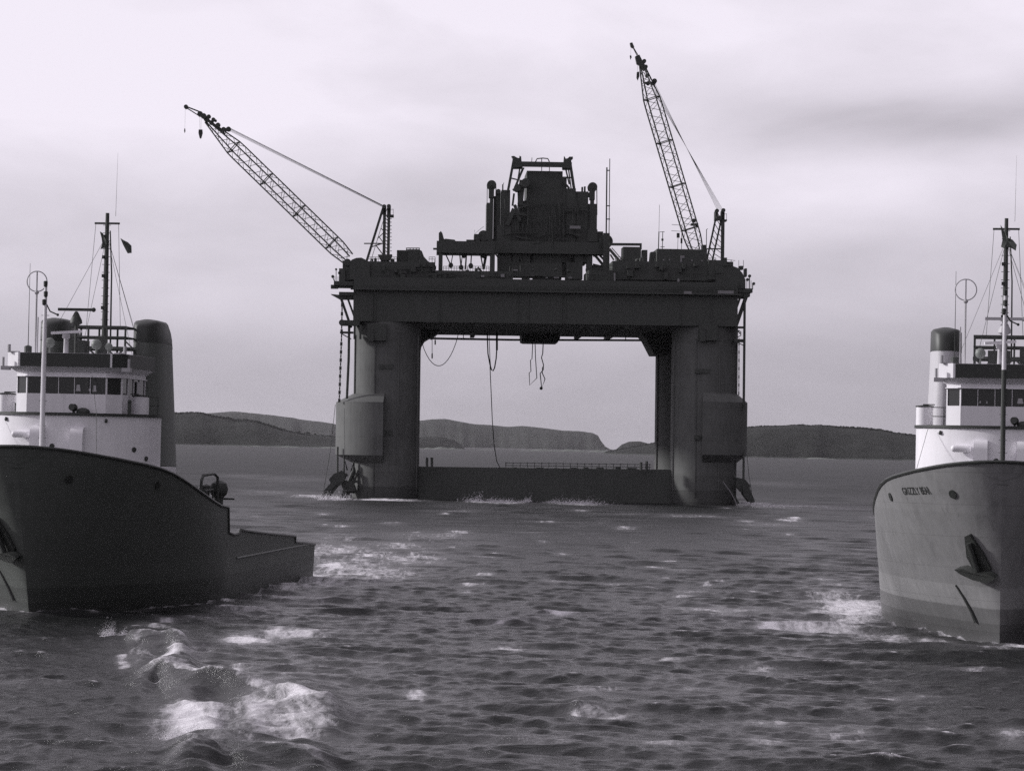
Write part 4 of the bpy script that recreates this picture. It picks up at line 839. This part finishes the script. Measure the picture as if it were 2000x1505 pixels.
def make_tug(M, label, group, pole_low, dim, fun, hp, pane_patches):
    T = Thing('tugboat', label, 'tugboat', (0, 0, 0), M, group)
    Ys = [0, .05, .15, .3, .5, .8, 1.2, 1.7, 2.3, 3, 4, 5, 6, 7, 8.5, 10, 11.5, 13, 15, 15.5, 17, 18.4, 18.6, 20, 23, 26, 30, 34.98, 35, 38, 42]
    ts = [0, .06, .14, .22, .3, .4, .5, .6, .7, .78, .86, .93, 1.0]
    rows = []
    for Y in Ys:
        w = max(0.0, 1 - Y / 12); zt = sheer(Y - 3 * w); col = []
        for z in [-2.2, -1.0] + [t * zt for t in ts]:
            y = Y + stem_y(z) * w; col.append((hull_b(z, y), y, z))
        rows.append(col)
    h = MB(); k = len(rows[0]); vs = []; fs = []
    for sd_ in (-1, 1):
        o = len(vs)
        for col in rows: vs += [(sd_ * b, y, z) for b, y, z in col]
        for i in range(len(rows) - 1):
            for j in range(k - 1):
                a = o + i * k + j; q = (a, a + k, a + k + 1, a + 1); fs.append(q if sd_ > 0 else q[::-1])
    n = len(rows) * k; l = (len(rows) - 1) * k
    fs += [(l + j, l + j + 1, n + l + j + 1, n + l + j) for j in range(k - 1)]
    h.add(vs, fs); hull = T.part(h, 'hull', hp, sm=50)
    rim = MB(); top = [col[-1] for col in rows]
    rim.tube([(-b, y, z) for b, y, z in top[::-1]] + [(b, y, z) for b, y, z in top[1:]], .085, 6); T.part(rim, 'bulwark_rail', 'black', hull)
    st = MB()
    for s_ in (-1, 1): st.tube([hull_at(s_, 2.3, y, .0) for y in np.arange(18, 41.5, 1.5)], .07, 6)
    T.part(st, 'rubbing_strake', hp, hull)
    dk = MB(); ins = [(max(hull_b(z - 1.0, y + .25) - .12, 0), y + .25, z - 1.0) for b, y, z in top[1:]]; vs = []; fs = []
    for i, (b, y, z) in enumerate(ins):
        vs += [(-b, y, z), (b, y, z)]
        if i: fs.append((2 * i - 2, 2 * i - 1, 2 * i + 1, 2 * i))
    dk.add(vs, fs); T.part(dk, 'deck', 'deck', hull)
    for z, px in ((6.62, 1740), (6.9, 1861)):                          # mooring pipes in the bow shell
        y = y_for_px(MR, -1, z - .15, px)
        for s_ in (-1, 1):
            m_ = MB(); c = hull_at(s_, z - .15, y, .0); nn = (hull_at(s_, z - .15, y, 1.0) - c)
            m_.tube([c - nn * .05, c + nn * .05], .21, 16); T.part(m_, 'mooring_pipe', 'letter', hull)
    m_ = MB(); m_.tube([hull_at(-1, z, stem_y(z) + .02 + a, .02) for z, a in ((2.45, 2.05), (1.9, 1.75), (1.3, 1.5), (.75, 1.35))], .05, 6, .11)  # raised dark streak on the starboard bow, thicker towards its foot
    T.part(m_, 'bow_streak', 'letter', hull)
    # forecastle house with curved front
    def plan(hw, yf, ys, ya, n=14):
        pts = []
        for i in range(-n, n + 1):
            a = PI / 2 * i / n; pts.append((hw * math.sin(a), ys - (ys - yf) * math.cos(a)))
        return pts + [(hw, ya), (-hw, ya)]
    fh = MB(); fh.slab(plan(4.25, 4.2, 7.8, 8.3), 7.3, 9.85); fh.box(-2.9, 2.9, 8.3, 12.1, 7.3, 9.84); house = T.part(fh, 'forecastle_house', 'white', sm=30)
    lo = MB(); lo.slab(plan(4.36, 4.14, 8.0, 11.4), 3.0, 7.3); T.part(lo, 'deckhouse', 'white', sm=30)
    e = MB(); e.slab(plan(4.34, 4.1, 7.8, 8.36), 9.85, 9.99); e.box(-2.92, 2.92, 8.36, 12.1, 9.85, 9.985); T.part(e, 'edge_rail', 'black', house, 30)
    for v in (-1.05, 1.0):
        b = MB(); yv = 7.8 - 3.6 * math.sqrt(1 - (v / 4.25) ** 2)
        pr = [(yv + .25, 7.35), (yv - .42, 7.35), (yv - .42, 8.85), (yv - .36, 9.1), (yv - .2, 9.26), (yv + .25, 9.32)]
        k_ = len(pr); b.add([(v - .33, y, z) for y, z in pr] + [(v + .33, y, z) for y, z in pr],
                           [tuple(range(k_)), tuple(range(2 * k_ - 1, k_ - 1, -1))] + [(i, i + k_, (i + 1) % k_ + k_, (i + 1) % k_) for i in range(k_)])
        T.part(b, 'vent_box', 'white', house, 50)
    cpt = MB(); cpt.tube([(-2.3, 4.42, 8.86), (-2.24, 4.42, 8.86), (-1.7, 4.42, 8.86), (-1.64, 4.42, 8.86)], .17, 12)
    cpt.ball((-2.3, 4.42, 8.86), .17, 12, 6); cpt.ball((-1.64, 4.42, 8.86), .17, 12, 6); T.part(cpt, 'life_raft_canister', 'white', house, 60)
    for v, z in ((-.3, 8.3), (3.5, 8.2), (3.95, 7.75)):
        yv = 7.8 - 3.6 * math.sqrt(1 - (v / 4.25) ** 2); b = MB(); nx = Vector((v / 4.4 ** 2, (yv - 8) / 3.8 ** 2, 0)).normalized()
        c = Vector((v, yv, z)); b.tube([c - nx * .05, c + nx * .03], .13, 12); T.part(b, 'porthole', 'black', house)
    for v, vy in ((-3.85, 8.0), (3.3, 7.7)):
        b = MB(); b.lathe(v, vy, [(.02, 10.9), (.42, 10.9), (.42, 9.99), (.02, 9.99)][::-1], 20); o = T.part(b, 'vent_drum', 'white', house, 40)
        b = MB(); b.lathe(v, vy, [(.02, 10.902), (.45, 10.902), (.46, 10.96), (.02, 11.02)], 20); b.box(v - .08, v + .5 * (1 if v < 0 else -1), vy - .2, vy - .1, 11.0, 11.05); T.part(b, 'vent_cover', 'black', o, 40)
    b = MB(); b.ball((.55, 5.0, 10.25), .2, 12, 8); b.box(.5, .6, 4.95, 5.05, 9.99, 10.1); b.tube([(.5, 4.75, 10.28), (.52, 4.95, 10.26)], .17, 10); T.part(b, 'searchlight', 'black', house)
    b = MB(); b.ball((1.0, 5.1, 10.05), .3, 12, 8, (1.2, .6, .7)); T.part(b, 'covered_winch', 'dark', house)
    for v in (2.35, 3.1): b = MB(); b.box(v - .08, v + .08, 6.1, 6.3, 9.99, 10.55); b.ball((v, 6.2, 10.62), .11, 8, 6); T.part(b, 'deck_fitting', 'dark', house)
    b = MB(); b.tube([(1.35, 5.35, 11.9), (1.9, 4.3, 10.0), (2.5, 2.4, 7.0)], .012, 4); T.part(b, 'guy_wire', 'dark', house); b = MB(); b.tube([(-3.6, 5.4, 9.8), (-4.3, 3.6, 6.9)], .012, 4); T.part(b, 'guy_wire', 'dark', house)
    b = MB()
    for x in (-4.1, -3.5, -2.9, 2.9, 3.5, 4.1): b.tube([(x, 8.1, 9.99), (x, 8.1, 10.9)], .025, 5)
    for z in (10.45, 10.9): b.tube([(-4.2, 8.1, z), (-2.8, 8.1, z)], .022, 5); b.tube([(2.8, 8.1, z), (4.2, 8.1, z)], .022, 5)
    T.part(b, 'bridge_railing', 'dark', house)
    b = MB(); b.box(2.75, 2.79, 8.9, 9.7, 10.0, 11.7); T.part(b, 'door', 'grey', house)
    for v in (-3.0, 2.3):
        b = MB(); yv = 7.8 - 3.6 * math.sqrt(1 - (v / 4.25) ** 2); b.ball((v, yv - .05, 9.6), .09, 8, 6); b.box(v - .04, v + .04, yv - .1, yv + .2, 9.66, 9.72); T.part(b, 'deck_light', 'dark', house)
    # wheelhouse
    wp = [(-2.05, 5.5), (2.05, 5.5), (2.75, 6.05), (2.75, 10.8), (-2.75, 10.8), (-2.75, 6.05)]
    def off(pts, d):
        c = Vector((0, 8.2)); return [tuple(Vector(p) + Vector((math.copysign(d, p[0]), math.copysign(d, p[1] - c.y)))) for p in pts]
    w = MB(); w.slab(wp, 9.99, 10.95); w.slab(wp, 11.841, 12.02); w.slab(wp, 12.02, 12.3, off(wp, .36))
    def post(p, q, f_, wd):
        a = Vector((p[0], p[1], 0)).lerp(Vector((q[0], q[1], 0)), f_); d = (Vector((q[0], q[1], 0)) - Vector((p[0], p[1], 0))).normalized(); nn = Vector((d.y, -d.x, 0))
        vs = [a + d * s1 * wd / 2 - nn * t1 for s1 in (-1, 1) for t1 in (0.0, .1)]
        pts = [(vs[0].x, vs[0].y), (vs[2].x, vs[2].y), (vs[3].x, vs[3].y), (vs[1].x, vs[1].y)]; w.slab(pts, 10.95, 11.8)
    w.slab(off(wp, .07), 11.8, 11.84)
    wins = []
    for (p, q, n_, wd) in ((wp[0], wp[1], 5, .026), (wp[1], wp[2], 1, .07), (wp[2], wp[3], 4, .08), (wp[5], wp[0], 1, .07), (wp[4], wp[5], 4, .08)):
        L_ = math.dist(p, q)
        for i in range(n_ + 1): post(p, q, min(max(i / n_, wd / 2 / L_), 1 - wd / 2 / L_), wd)
        for i in range(n_): wins.append((p, q, i / n_, (i + 1) / n_))
    w.box(-2.75, 2.75, 10.7, 10.79, 10.95, 11.8)
    wh = T.part(w, 'wheelhouse', 'white', sm=25)
    for p, q, f0, f1 in wins:
        a = Vector((p[0], p[1], 0)).lerp(Vector((q[0], q[1], 0)), f0); b_ = Vector((p[0], p[1], 0)).lerp(Vector((q[0], q[1], 0)), f1)
        d = (b_ - a).normalized(); nn = Vector((d.y, -d.x, 0)); a -= nn * .05; b_ -= nn * .05
        a += d * .026; b_ -= d * .026
        g = MB(); g.add([(a.x, a.y, 10.952), (b_.x, b_.y, 10.952), (b_.x, b_.y, 11.798), (a.x, a.y, 11.798)], [(0, 1, 2, 3)])
        T.part(g, 'window', 'glass', wh)
    for f0, wd_, h0, h1 in pane_patches:                                     # pale quads set just in front of the front panes
        g = MB(); xa = -2.05 + 4.1 * f0; g.add([(xa, 5.52, h0), (xa + wd_, 5.52, h0), (xa + wd_ * .8, 5.52, h1), (xa + wd_ * .15, 5.52, h1)], [(0, 1, 2, 3)]); T.part(g, 'pale_patch', 'grey', wh)
    ro = off(wp, .38); rf = MB(); rf.slab(ro, 12.302, 13.0); roof = T.part(rf, 'roof_bulwark', 'white', wh, 25)
    fp = MB(); fp.box(-2.32, 2.32, 5.09, 5.118, 12.31, 12.99); T.part(fp, 'dodger_panel', 'black', roof)
    a_, b_ = ro[1], ro[2]; n_ = Vector((b_[1] - a_[1], a_[0] - b_[0])).normalized() * .025
    s_ = MB(); s_.slab([a_, (a_[0] + n_.x, a_[1] + n_.y), (b_[0] + n_.x, b_[1] + n_.y), b_], 12.31, 12.99); T.part(s_, 'dodger_panel', 'black', roof)
    for (p, q) in ((ro[2], ro[3]),):
        s_ = MB(); s_.box(p[0], p[0] + .025, p[1] + .1, q[1] - .1, 12.31, 12.99); T.part(s_, 'dodger_panel', 'black', roof)
    for s_ in (-1, 1): b = MB(); b.box(s_ * 2.45, s_ * 3.05, 5.35, 5.5, 13.0, 13.06); b.tube([(s_ * 3.0, 5.42, 13.0), (s_ * 3.0, 5.42, 13.4)], .09, 8); T.part(b, 'side_light', 'grey', roof); b = MB(); b.box(s_ * 2.9, s_ * 3.35, 5.2, 5.5, 12.1, 12.3); b.tube([(s_ * 3.25, 5.3, 12.2), (s_ * 3.25, 5.3, 12.75)], .07, 8); T.part(b, 'wing_lamp', 'grey', roof)
    # platform with rails round the mast
    p = MB()
    for x in (-1.5, -.5, .5, 1.5):
        for y in (11.2, 13.4): p.beam((x, y, 13.0), (x, y, 14.62), .09)
    for z, t_ in ((13.5, .16), (14.08, .09), (14.62, .11)):
        for y in (11.2, 13.4): p.beam((-1.55, y, z), (1.55, y, z), t_)
        for x in (-1.5, 1.5): p.beam((x, 11.2, z - .01), (x, 13.4, z - .01), t_ * .9)
    for x in (-1.45, -.45, .55):
        p.beam((x, 11.15, 13.45), (x + .45, 11.15, 13.02), .09); p.beam((x + .9, 11.15, 13.45), (x + .45, 11.15, 13.02), .09)
    p.box(-1.45, 1.45, 11.25, 13.35, 13.43, 13.5); T.part(p, 'mast_platform', 'dark', wh)
    for x, y in ((1.75, 10.2), (2.4, 10.4)):
        b = MB(); b.beam((x, y, 13.0), (x, y, 13.9), .08); b.beam((x, y, 13.85), (x + .5, y, 13.4), .07); b.beam((x - .3, y, 13.5), (x + .5, y, 13.5), .06); T.part(b, 'ladder_rail', 'dark', wh)
    ms = MB(); ms.tube([(0, 12.6, 13.0), (0, 12.6, 17.0), (0, 12.6, 20.75)], .17, 10, .10)
    mast = T.part(ms, 'mast', 'dark', wh)
    b = MB(); b.tube([(-.68, 12.6, 20.2), (.68, 12.6, 20.2)], .055, 8); T.part(b, 'crosstree', 'dark', mast)
    b = MB(); b.tube([(.36, 12.5, 13.5), (.33, 12.5, 17.5), (.2, 12.5, 19.8)], .05, 6, .035)
    for z in np.arange(13.8, 20.3, .42): b.beam((-.22, 12.6, z), (.2, 12.6, z), .03)
    for z in (15.6, 17.3, 18.3, 19.4): b.box(-.2, -.08, 12.45, 12.55, z, z + .18)
    T.part(b, 'mast_fitting', 'dark', mast)
    b = MB()
    for x, y in ((-2.4, 9.2), (2.4, 9.2), (-1.5, 13.4), (1.9, 13.2), (2.6, 10.5)): b.tube([(0, 12.6, 19.6), (x, y, 13.1)], .011, 4)
    for x in (-.62, .62): b.tube([(x, 12.6, 20.2), (x * 1.5, 12.3, 14.6)], .012, 4)
    T.part(b, 'rigging_wire', 'dark', mast)
    b = MB(); b.tube([(.42, 12.7, 20.6), (.46, 12.7, 24.0)], .016, 4, .005); T.part(b, 'whip_antenna', 'grey', mast)
    # bridge roof gear
    rd = MB(); rd.tube([(0, 7.0, 13.0), (0, 7.0, 14.5)], .07, 8); rd.lathe(0, 7.0, [(.08, 14.45), (.32, 14.6), (.3, 14.75), (.1, 15.15), (.05, 15.2)], 14)
    rad = T.part(rd, 'radar_pedestal', dim, wh)
    b = MB(); b.box(-.95, .95, 6.9, 7.1, 15.22, 15.36); b.ball((.9, 7, 15.29), .12, 8, 6); T.part(b, 'radar_scanner', dim, rad)
    rd = MB(); rd.lathe(-.2, 5.95, [(.14, 13.0), (.12, 13.75), (.2, 13.8), (.2, 13.98), (.05, 14.0)], 12); rad = T.part(rd, 'radar_pedestal', 'grey', wh)
    b = MB(); b.beam((-.95, 5.75, 14.02), (.55, 6.15, 14.14), .13); T.part(b, 'radar_scanner', 'white', rad)
    for x, y, z, r in ((-1.15, 6.3, 13.55, .26), (1.25, 6.4, 13.5, .27), (1.9, 6.4, 13.4, .2)):
        b = MB(); b.ball((x, y, z), r, 14, 8); b.tube([(x, y, 13.0), (x, y, z)], .05, 6); T.part(b, 'searchlight', 'lamp', wh)
    b = MB(); b.box(-.8, .3, 7.6, 8.6, 13.0, 13.75); b.box(.75, 1.2, 8, 8.5, 13, 13.9); T.part(b, 'roof_locker', 'dark', wh)
    lp = MB(); lp.tube([(-1.9, 6.3, 13.0), (-1.9, 6.3, 16.1)], .05, 6); lp.ball((-1.9, 6.3, 16.1), .12, 8, 6)
    ring = [(-1.9 + .52 * math.cos(a), 6.3, 16.66 + .52 * math.sin(a)) for a in np.linspace(0, 2 * PI, 29)[:-1]]; lp.tube(ring, .03, 6, closed=True)
    lp.tube([(-1.9, 6.3, 16.1), (-1.9, 6.3, 17.18)], .035, 6); T.part(lp, 'loop_antenna', 'grey', wh)
    b = MB(); b.tube([(-2.4, 6.7, 13.0), (-2.4, 6.7, 15.0), (-2.4, 6.7, 17.6)], .024, 5, .010); b.lathe(-2.4, 6.7, [(.2, 13.0), (.2, 13.35), (.05, 13.42)], 10); T.part(b, 'whip_antenna', 'dark', wh)
    b = MB(); b.tube([(-2.15, 7.5, 13.0), (-2.15, 7.5, 14.9)], .03, 5); T.part(b, 'whip_antenna', 'grey', wh)
    # signal pole on the foredeck
    sp = MB(); sp.tube([(0, 1.4, 6.4), (0, 1.4, 12.6)], .13, 10, .115); pole = T.part(sp, 'signal_pole', pole_low)
    b = MB(); b.tube([(0, 1.4, 12.602), (0, 1.4, 16.3)], .11, 10, .07); T.part(b, 'pole_top', 'white', pole)
    for z, dx in ((15.35, -.05), (15.75, .02), (16.25, 0)): b = MB(); b.lathe(dx, 1.35, [(.05, z - .16), (.10, z - .12), (.11, z + .1), (.05, z + .14)], 10); T.part(b, 'mast_light', 'black', pole)
    b = MB(); b.tube([(.03, 1.4, 15.3), (.25, 1.4, 14.9), (.6, 1.45, 14.75)], .035, 5); b.ball((.62, 1.45, 14.74), .07, 8, 6)
    for z in np.arange(7.5, 15, .6): b.beam((-.2, 1.42, z), (.2, 1.42, z), .022)
    T.part(b, 'pole_bracket', 'dark', pole)
    # twin funnels
    for v in (-3, 2.1):
        def ring_(hw, y0, y1, zf, n=28):
            out = []; cy = (y0 + y1) / 2; hl = (y1 - y0) / 2
            for i in range(n):
                a = 2 * PI * i / n; ca, sa = math.cos(a), math.sin(a)
                x = hw * math.copysign(abs(ca) ** .8, ca); y = cy + hl * math.copysign(abs(sa) ** .8, sa); out.append((v + x - (v * .0), y, zf(y)))
            return out
        def top(y): return 15.05 - max(0, y - 15.0) * .70 - max(0, 13.1 - y) * .35
        def loft(rs, cap=True):
            m_ = MB(); n = len(rs[0]); vs = [q for r_ in rs for q in r_]; fs = []
            for i in range(len(rs) - 1):
                for j in range(n): fs.append((i * n + j, i * n + (j + 1) % n, (i + 1) * n + (j + 1) % n, (i + 1) * n + j))
            fs.append(tuple((len(rs) - 1) * n + j for j in range(n))); return m_.add(vs, fs)
        sx = math.copysign(.22, v)
        rs = [[(x + sx, y, z) for x, y, z in ring_(1.0, 12.0, 18.4, lambda y: 4.0)], ring_(.86, 12.3, 17.6, lambda y: 12.0), ring_(.80, 12.4, 17.3, lambda y: min(13.9, top(y) - .25))]
        fn = T.part(loft(rs), 'funnel', fun, sm=60)
        rs = [ring_(.815, 12.38, 17.34, lambda y: min(13.9, top(y) - .25)), ring_(.80, 12.4, 17.3, lambda y: top(y) - .12), ring_(.7, 12.55, 17.1, lambda y: top(y)), ring_(.3, 13.3, 16.0, lambda y: top(y) + .1)]
        T.part(loft(rs), 'funnel_cap', 'black', fn, 60)
        b = MB()
        for i in range(3): b.tube([(v - .3 + .3 * i, 14 + .3 * i, 14.5), (v - .3 + .3 * i, 14 + .3 * i, 15.0 - .1 * i)], .09, 8)
        T.part(b, 'exhaust_pipe', 'black', fn)
    # gear on the after deck
    b = MB(); b.tube([(5.5, 12.2, 4.4), (5.5, 12.4, 6.6), (5.5, 12.8, 6.88), (5.5, 15.4, 6.95), (5.5, 16.3, 6.75), (5.5, 16.5, 4.0)], .08, 7)
    for y in (13.2, 14.2, 15.2): b.tube([(5.5, y, 4.2), (5.5, y, 6.1)], .05, 6)
    b.tube([(5.5, 12.3, 6.05), (5.5, 15.2, 6.1)], .04, 6); T.part(b, 'hoop_rail', 'dark')
    b = MB(); b.lathe(5.3, 17.6, [(.25, 3.0), (.25, 5.6), (.45, 5.8), (.52, 6.1), (.42, 6.4), (.2, 6.55), (.02, 6.58)], 16); b.box(5.2, 6.1, 17.9, 18.0, 5.5, 5.6); T.part(b, 'mushroom_vent', 'dark')
    b = MB(); b.lathe(5.2, 14.9, [(.12, 4.2), (.12, 5.8), (.24, 5.95), (.24, 6.3), (.02, 6.4)], 12); T.part(b, 'mushroom_vent', 'dark')
    b = MB()
    for y in (9.5, 10.4, 11.2, 11.9): b.tube([(5.9, y, 4.6), (5.9, y, 6.35 - .1 * (y - 9.5))], .07, 7)
    T.part(b, 'bollard', 'dark')
    b = MB(); b.tube([(-2.4, 24, 3.9), (2.4, 24, 3.9)], 1.0, 18); b.box(-3.1, -2.4, 23, 25, 2.2, 4.6); b.box(2.4, 3.1, 23, 25, 2.2, 4.6); T.part(b, 'towing_winch', 'dark')
    return T
def hull_anchor(M, label):                          # stockless anchor housed against the starboard bow
    mb = MB()
    def P_(a, c, o=0.0):                            # a = metres forward (to the right in view), c = height
        z = c; b0 = .86 - a * .92
        ys = np.arange(stem_y(z), 8, .02); bs = [hull_b(z, y) for y in ys]; y = float(np.interp(max(.02, b0), bs, ys))
        return hull_at(-1, z, y, o)
    def plate(pts, o0, o1):
        n = len(pts); vs = [P_(a, c, o0) for a, c in pts] + [P_(a, c, o1) for a, c in pts]
        mb.add(vs, [tuple(range(n)), tuple(range(2 * n - 1, n - 1, -1))] + [(i, i + n, (i + 1) % n + n, (i + 1) % n) for i in range(n)])
    plate([(-.78, 4.85), (-.55, 4.95), (.1, 4.1), (.5, 3.4), (.3, 3.2), (-.3, 3.3), (-.66, 3.9)], .0, .16)  # dark plate standing in for the shade of the uncut hawse recess
    plate([(-1.0, 3.42), (-.6, 3.5), (-.1, 3.3), (.5, 3.3), (.86, 3.12), (.55, 2.85), (-.1, 2.98), (-.7, 3.22)], .1, .5)
    mb.tube([P_(-.5, 4.6, .25), P_(0, 3.3, .3)], .13, 8)
    b = P_(0, 3.9, .1)
    return solo(mb, 'anchor', 'letter', label, 'anchor', tuple(b), M)
ML = Matrix.Translation(Vector((-23.1, 125, -.1))) @ Matrix.Rotation(R(-6), 4, 'Z')
MR = Matrix.Translation(Vector((22.87, 120, .15))) @ Matrix.Rotation(R(-10.8), 4, 'Z')
make_tug(ML, 'dark hulled tugboat showing its shaded port side, white foredeck pole, left of the rig', 'tugboats towing the rig', 'white', 'dark', 'darkfunnel', 'hullshade', ((.62, .24, 11.1, 11.42), (.83, .2, 11.08, 11.4), (.78, .07, 11.1, 11.25)))  # same hull paint as the right tug, dark from the shade in hullshade
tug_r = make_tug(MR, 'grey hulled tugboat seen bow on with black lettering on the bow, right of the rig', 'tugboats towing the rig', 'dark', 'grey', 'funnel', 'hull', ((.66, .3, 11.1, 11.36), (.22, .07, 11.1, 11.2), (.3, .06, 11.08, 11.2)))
hull_anchor(ML, 'dark anchor on the bow of the tugboat with the shaded hull')
hull_anchor(MR, 'dark anchor on the sunlit grey bow of the tugboat with lettering')
def name_on_bow(text):
    cu_ = bpy.data.curves.new('t', 'FONT'); cu_.body = text; cu_.size = 1.0; cu_.resolution_u = 3; cu_.offset = .012
    to = bpy.data.objects.new('t', cu_); COL.objects.link(to); dg = bpy.context.evaluated_depsgraph_get(); dg.update()
    me = bpy.data.meshes.new_from_object(to.evaluated_get(dg)); bpy.data.objects.remove(to)
    xs = [v.co.x for v in me.vertices]; x0, x1 = min(xs), max(xs); hmax = max(v.co.y for v in me.vertices)
    ys = np.arange(-2, 9, .05); pxs = np.array([proj(MR @ Vector((-hull_b(6.65, y), y, 6.65)))[0] for y in ys]); o_ = np.argsort(pxs)
    mb = MB(); vs = []
    for v in me.vertices:
        a = (v.co.x - x0) / (x1 - x0); y = float(np.interp(1765 + 57 * a, pxs[o_], ys[o_])); z = 6.62 + .10 * a + .34 * v.co.y / hmax
        vs.append(tuple(hull_at(-1, z, y, .012)))
    mb.add(vs, [tuple(p.vertices) for p in me.polygons])
    hull = [c for c in tug_r.e.children if c.name.startswith('hull')][0]
    tug_r.part(mb, 'bow_lettering', 'letter', hull)
name_on_bow('GRIZZLY BEAR')
def flag(M, pts, yl, label):
    Mi = M.inverted(); c = Mi @ C; out = []
    for px, py in pts:
        d = (Mi.to_3x3() @ ray(px, py)); t = (yl - c.y) / d.y; out.append(c + d * t)
    mid = sum(out, Vector()) / len(out); mb = MB(); n = len(out)
    wv = [.09 * math.sin(i * 1.9) for i in range(n)]
    vs = [mid + Vector((0, .07, 0))] + [p + Vector((0, w, 0)) for p, w in zip(out, wv)] + [mid + Vector((0, .10, 0))] + [p + Vector((0, w + .03, 0)) for p, w in zip(out, wv)]
    fs = [(0, 1 + i, 1 + (i + 1) % n) for i in range(n)] + [(n + 1, n + 2 + (i + 1) % n, n + 2 + i) for i in range(n)]
    fs += [(1 + i, n + 2 + i, n + 2 + (i + 1) % n, 1 + (i + 1) % n) for i in range(n)]
    mb.add(vs, fs); solo(mb, 'flag', 'flag', label, 'flag', tuple(out[0]), M, 'flags on the tug masts')
flag(ML, [(195, 452), (200, 455), (204, 463), (208, 470), (208, 486), (203, 484), (197, 487), (199, 475), (198, 465)], 12.4, 'dark flag hanging close against the left tugboat mast')
flag(ML, [(235, 465), (241, 469), (250, 473), (257, 480), (256, 488), (257, 494), (250, 495), (245, 488), (240, 478)], 12.4, 'dark flag blowing clear to the right of the left tugboat mast')
flag(MR, [(1954, 439), (1959, 446), (1963, 456), (1968, 464), (1978, 468), (1986, 478), (1984, 490), (1975, 484), (1968, 482), (1961, 485), (1955, 482), (1958, 468)], 12.3, 'dark flag flying across the right tugboat mast below its crosstree')
# ------------------------------------------------------------------ sea haze
hz = MB(); hz.box(-14500, 14500, -14500, 14500, -4.5, 190)
vm = bpy.data.materials.new('haze'); vm.use_nodes = True; nt = vm.node_tree; nt.nodes.clear()
o = nt.nodes.new('ShaderNodeOutputMaterial'); v = nt.nodes.new('ShaderNodeVolumePrincipled'); nt.links.new(v.outputs[0], o.inputs['Volume'])
v.inputs['Color'].default_value = (.93, .91, .95, 1); v.inputs['Density'].default_value = 1.7e-5
env(hz, 'haze', vm, 'stuff', 'thin grey sea haze that pales the far hills', 'haze')
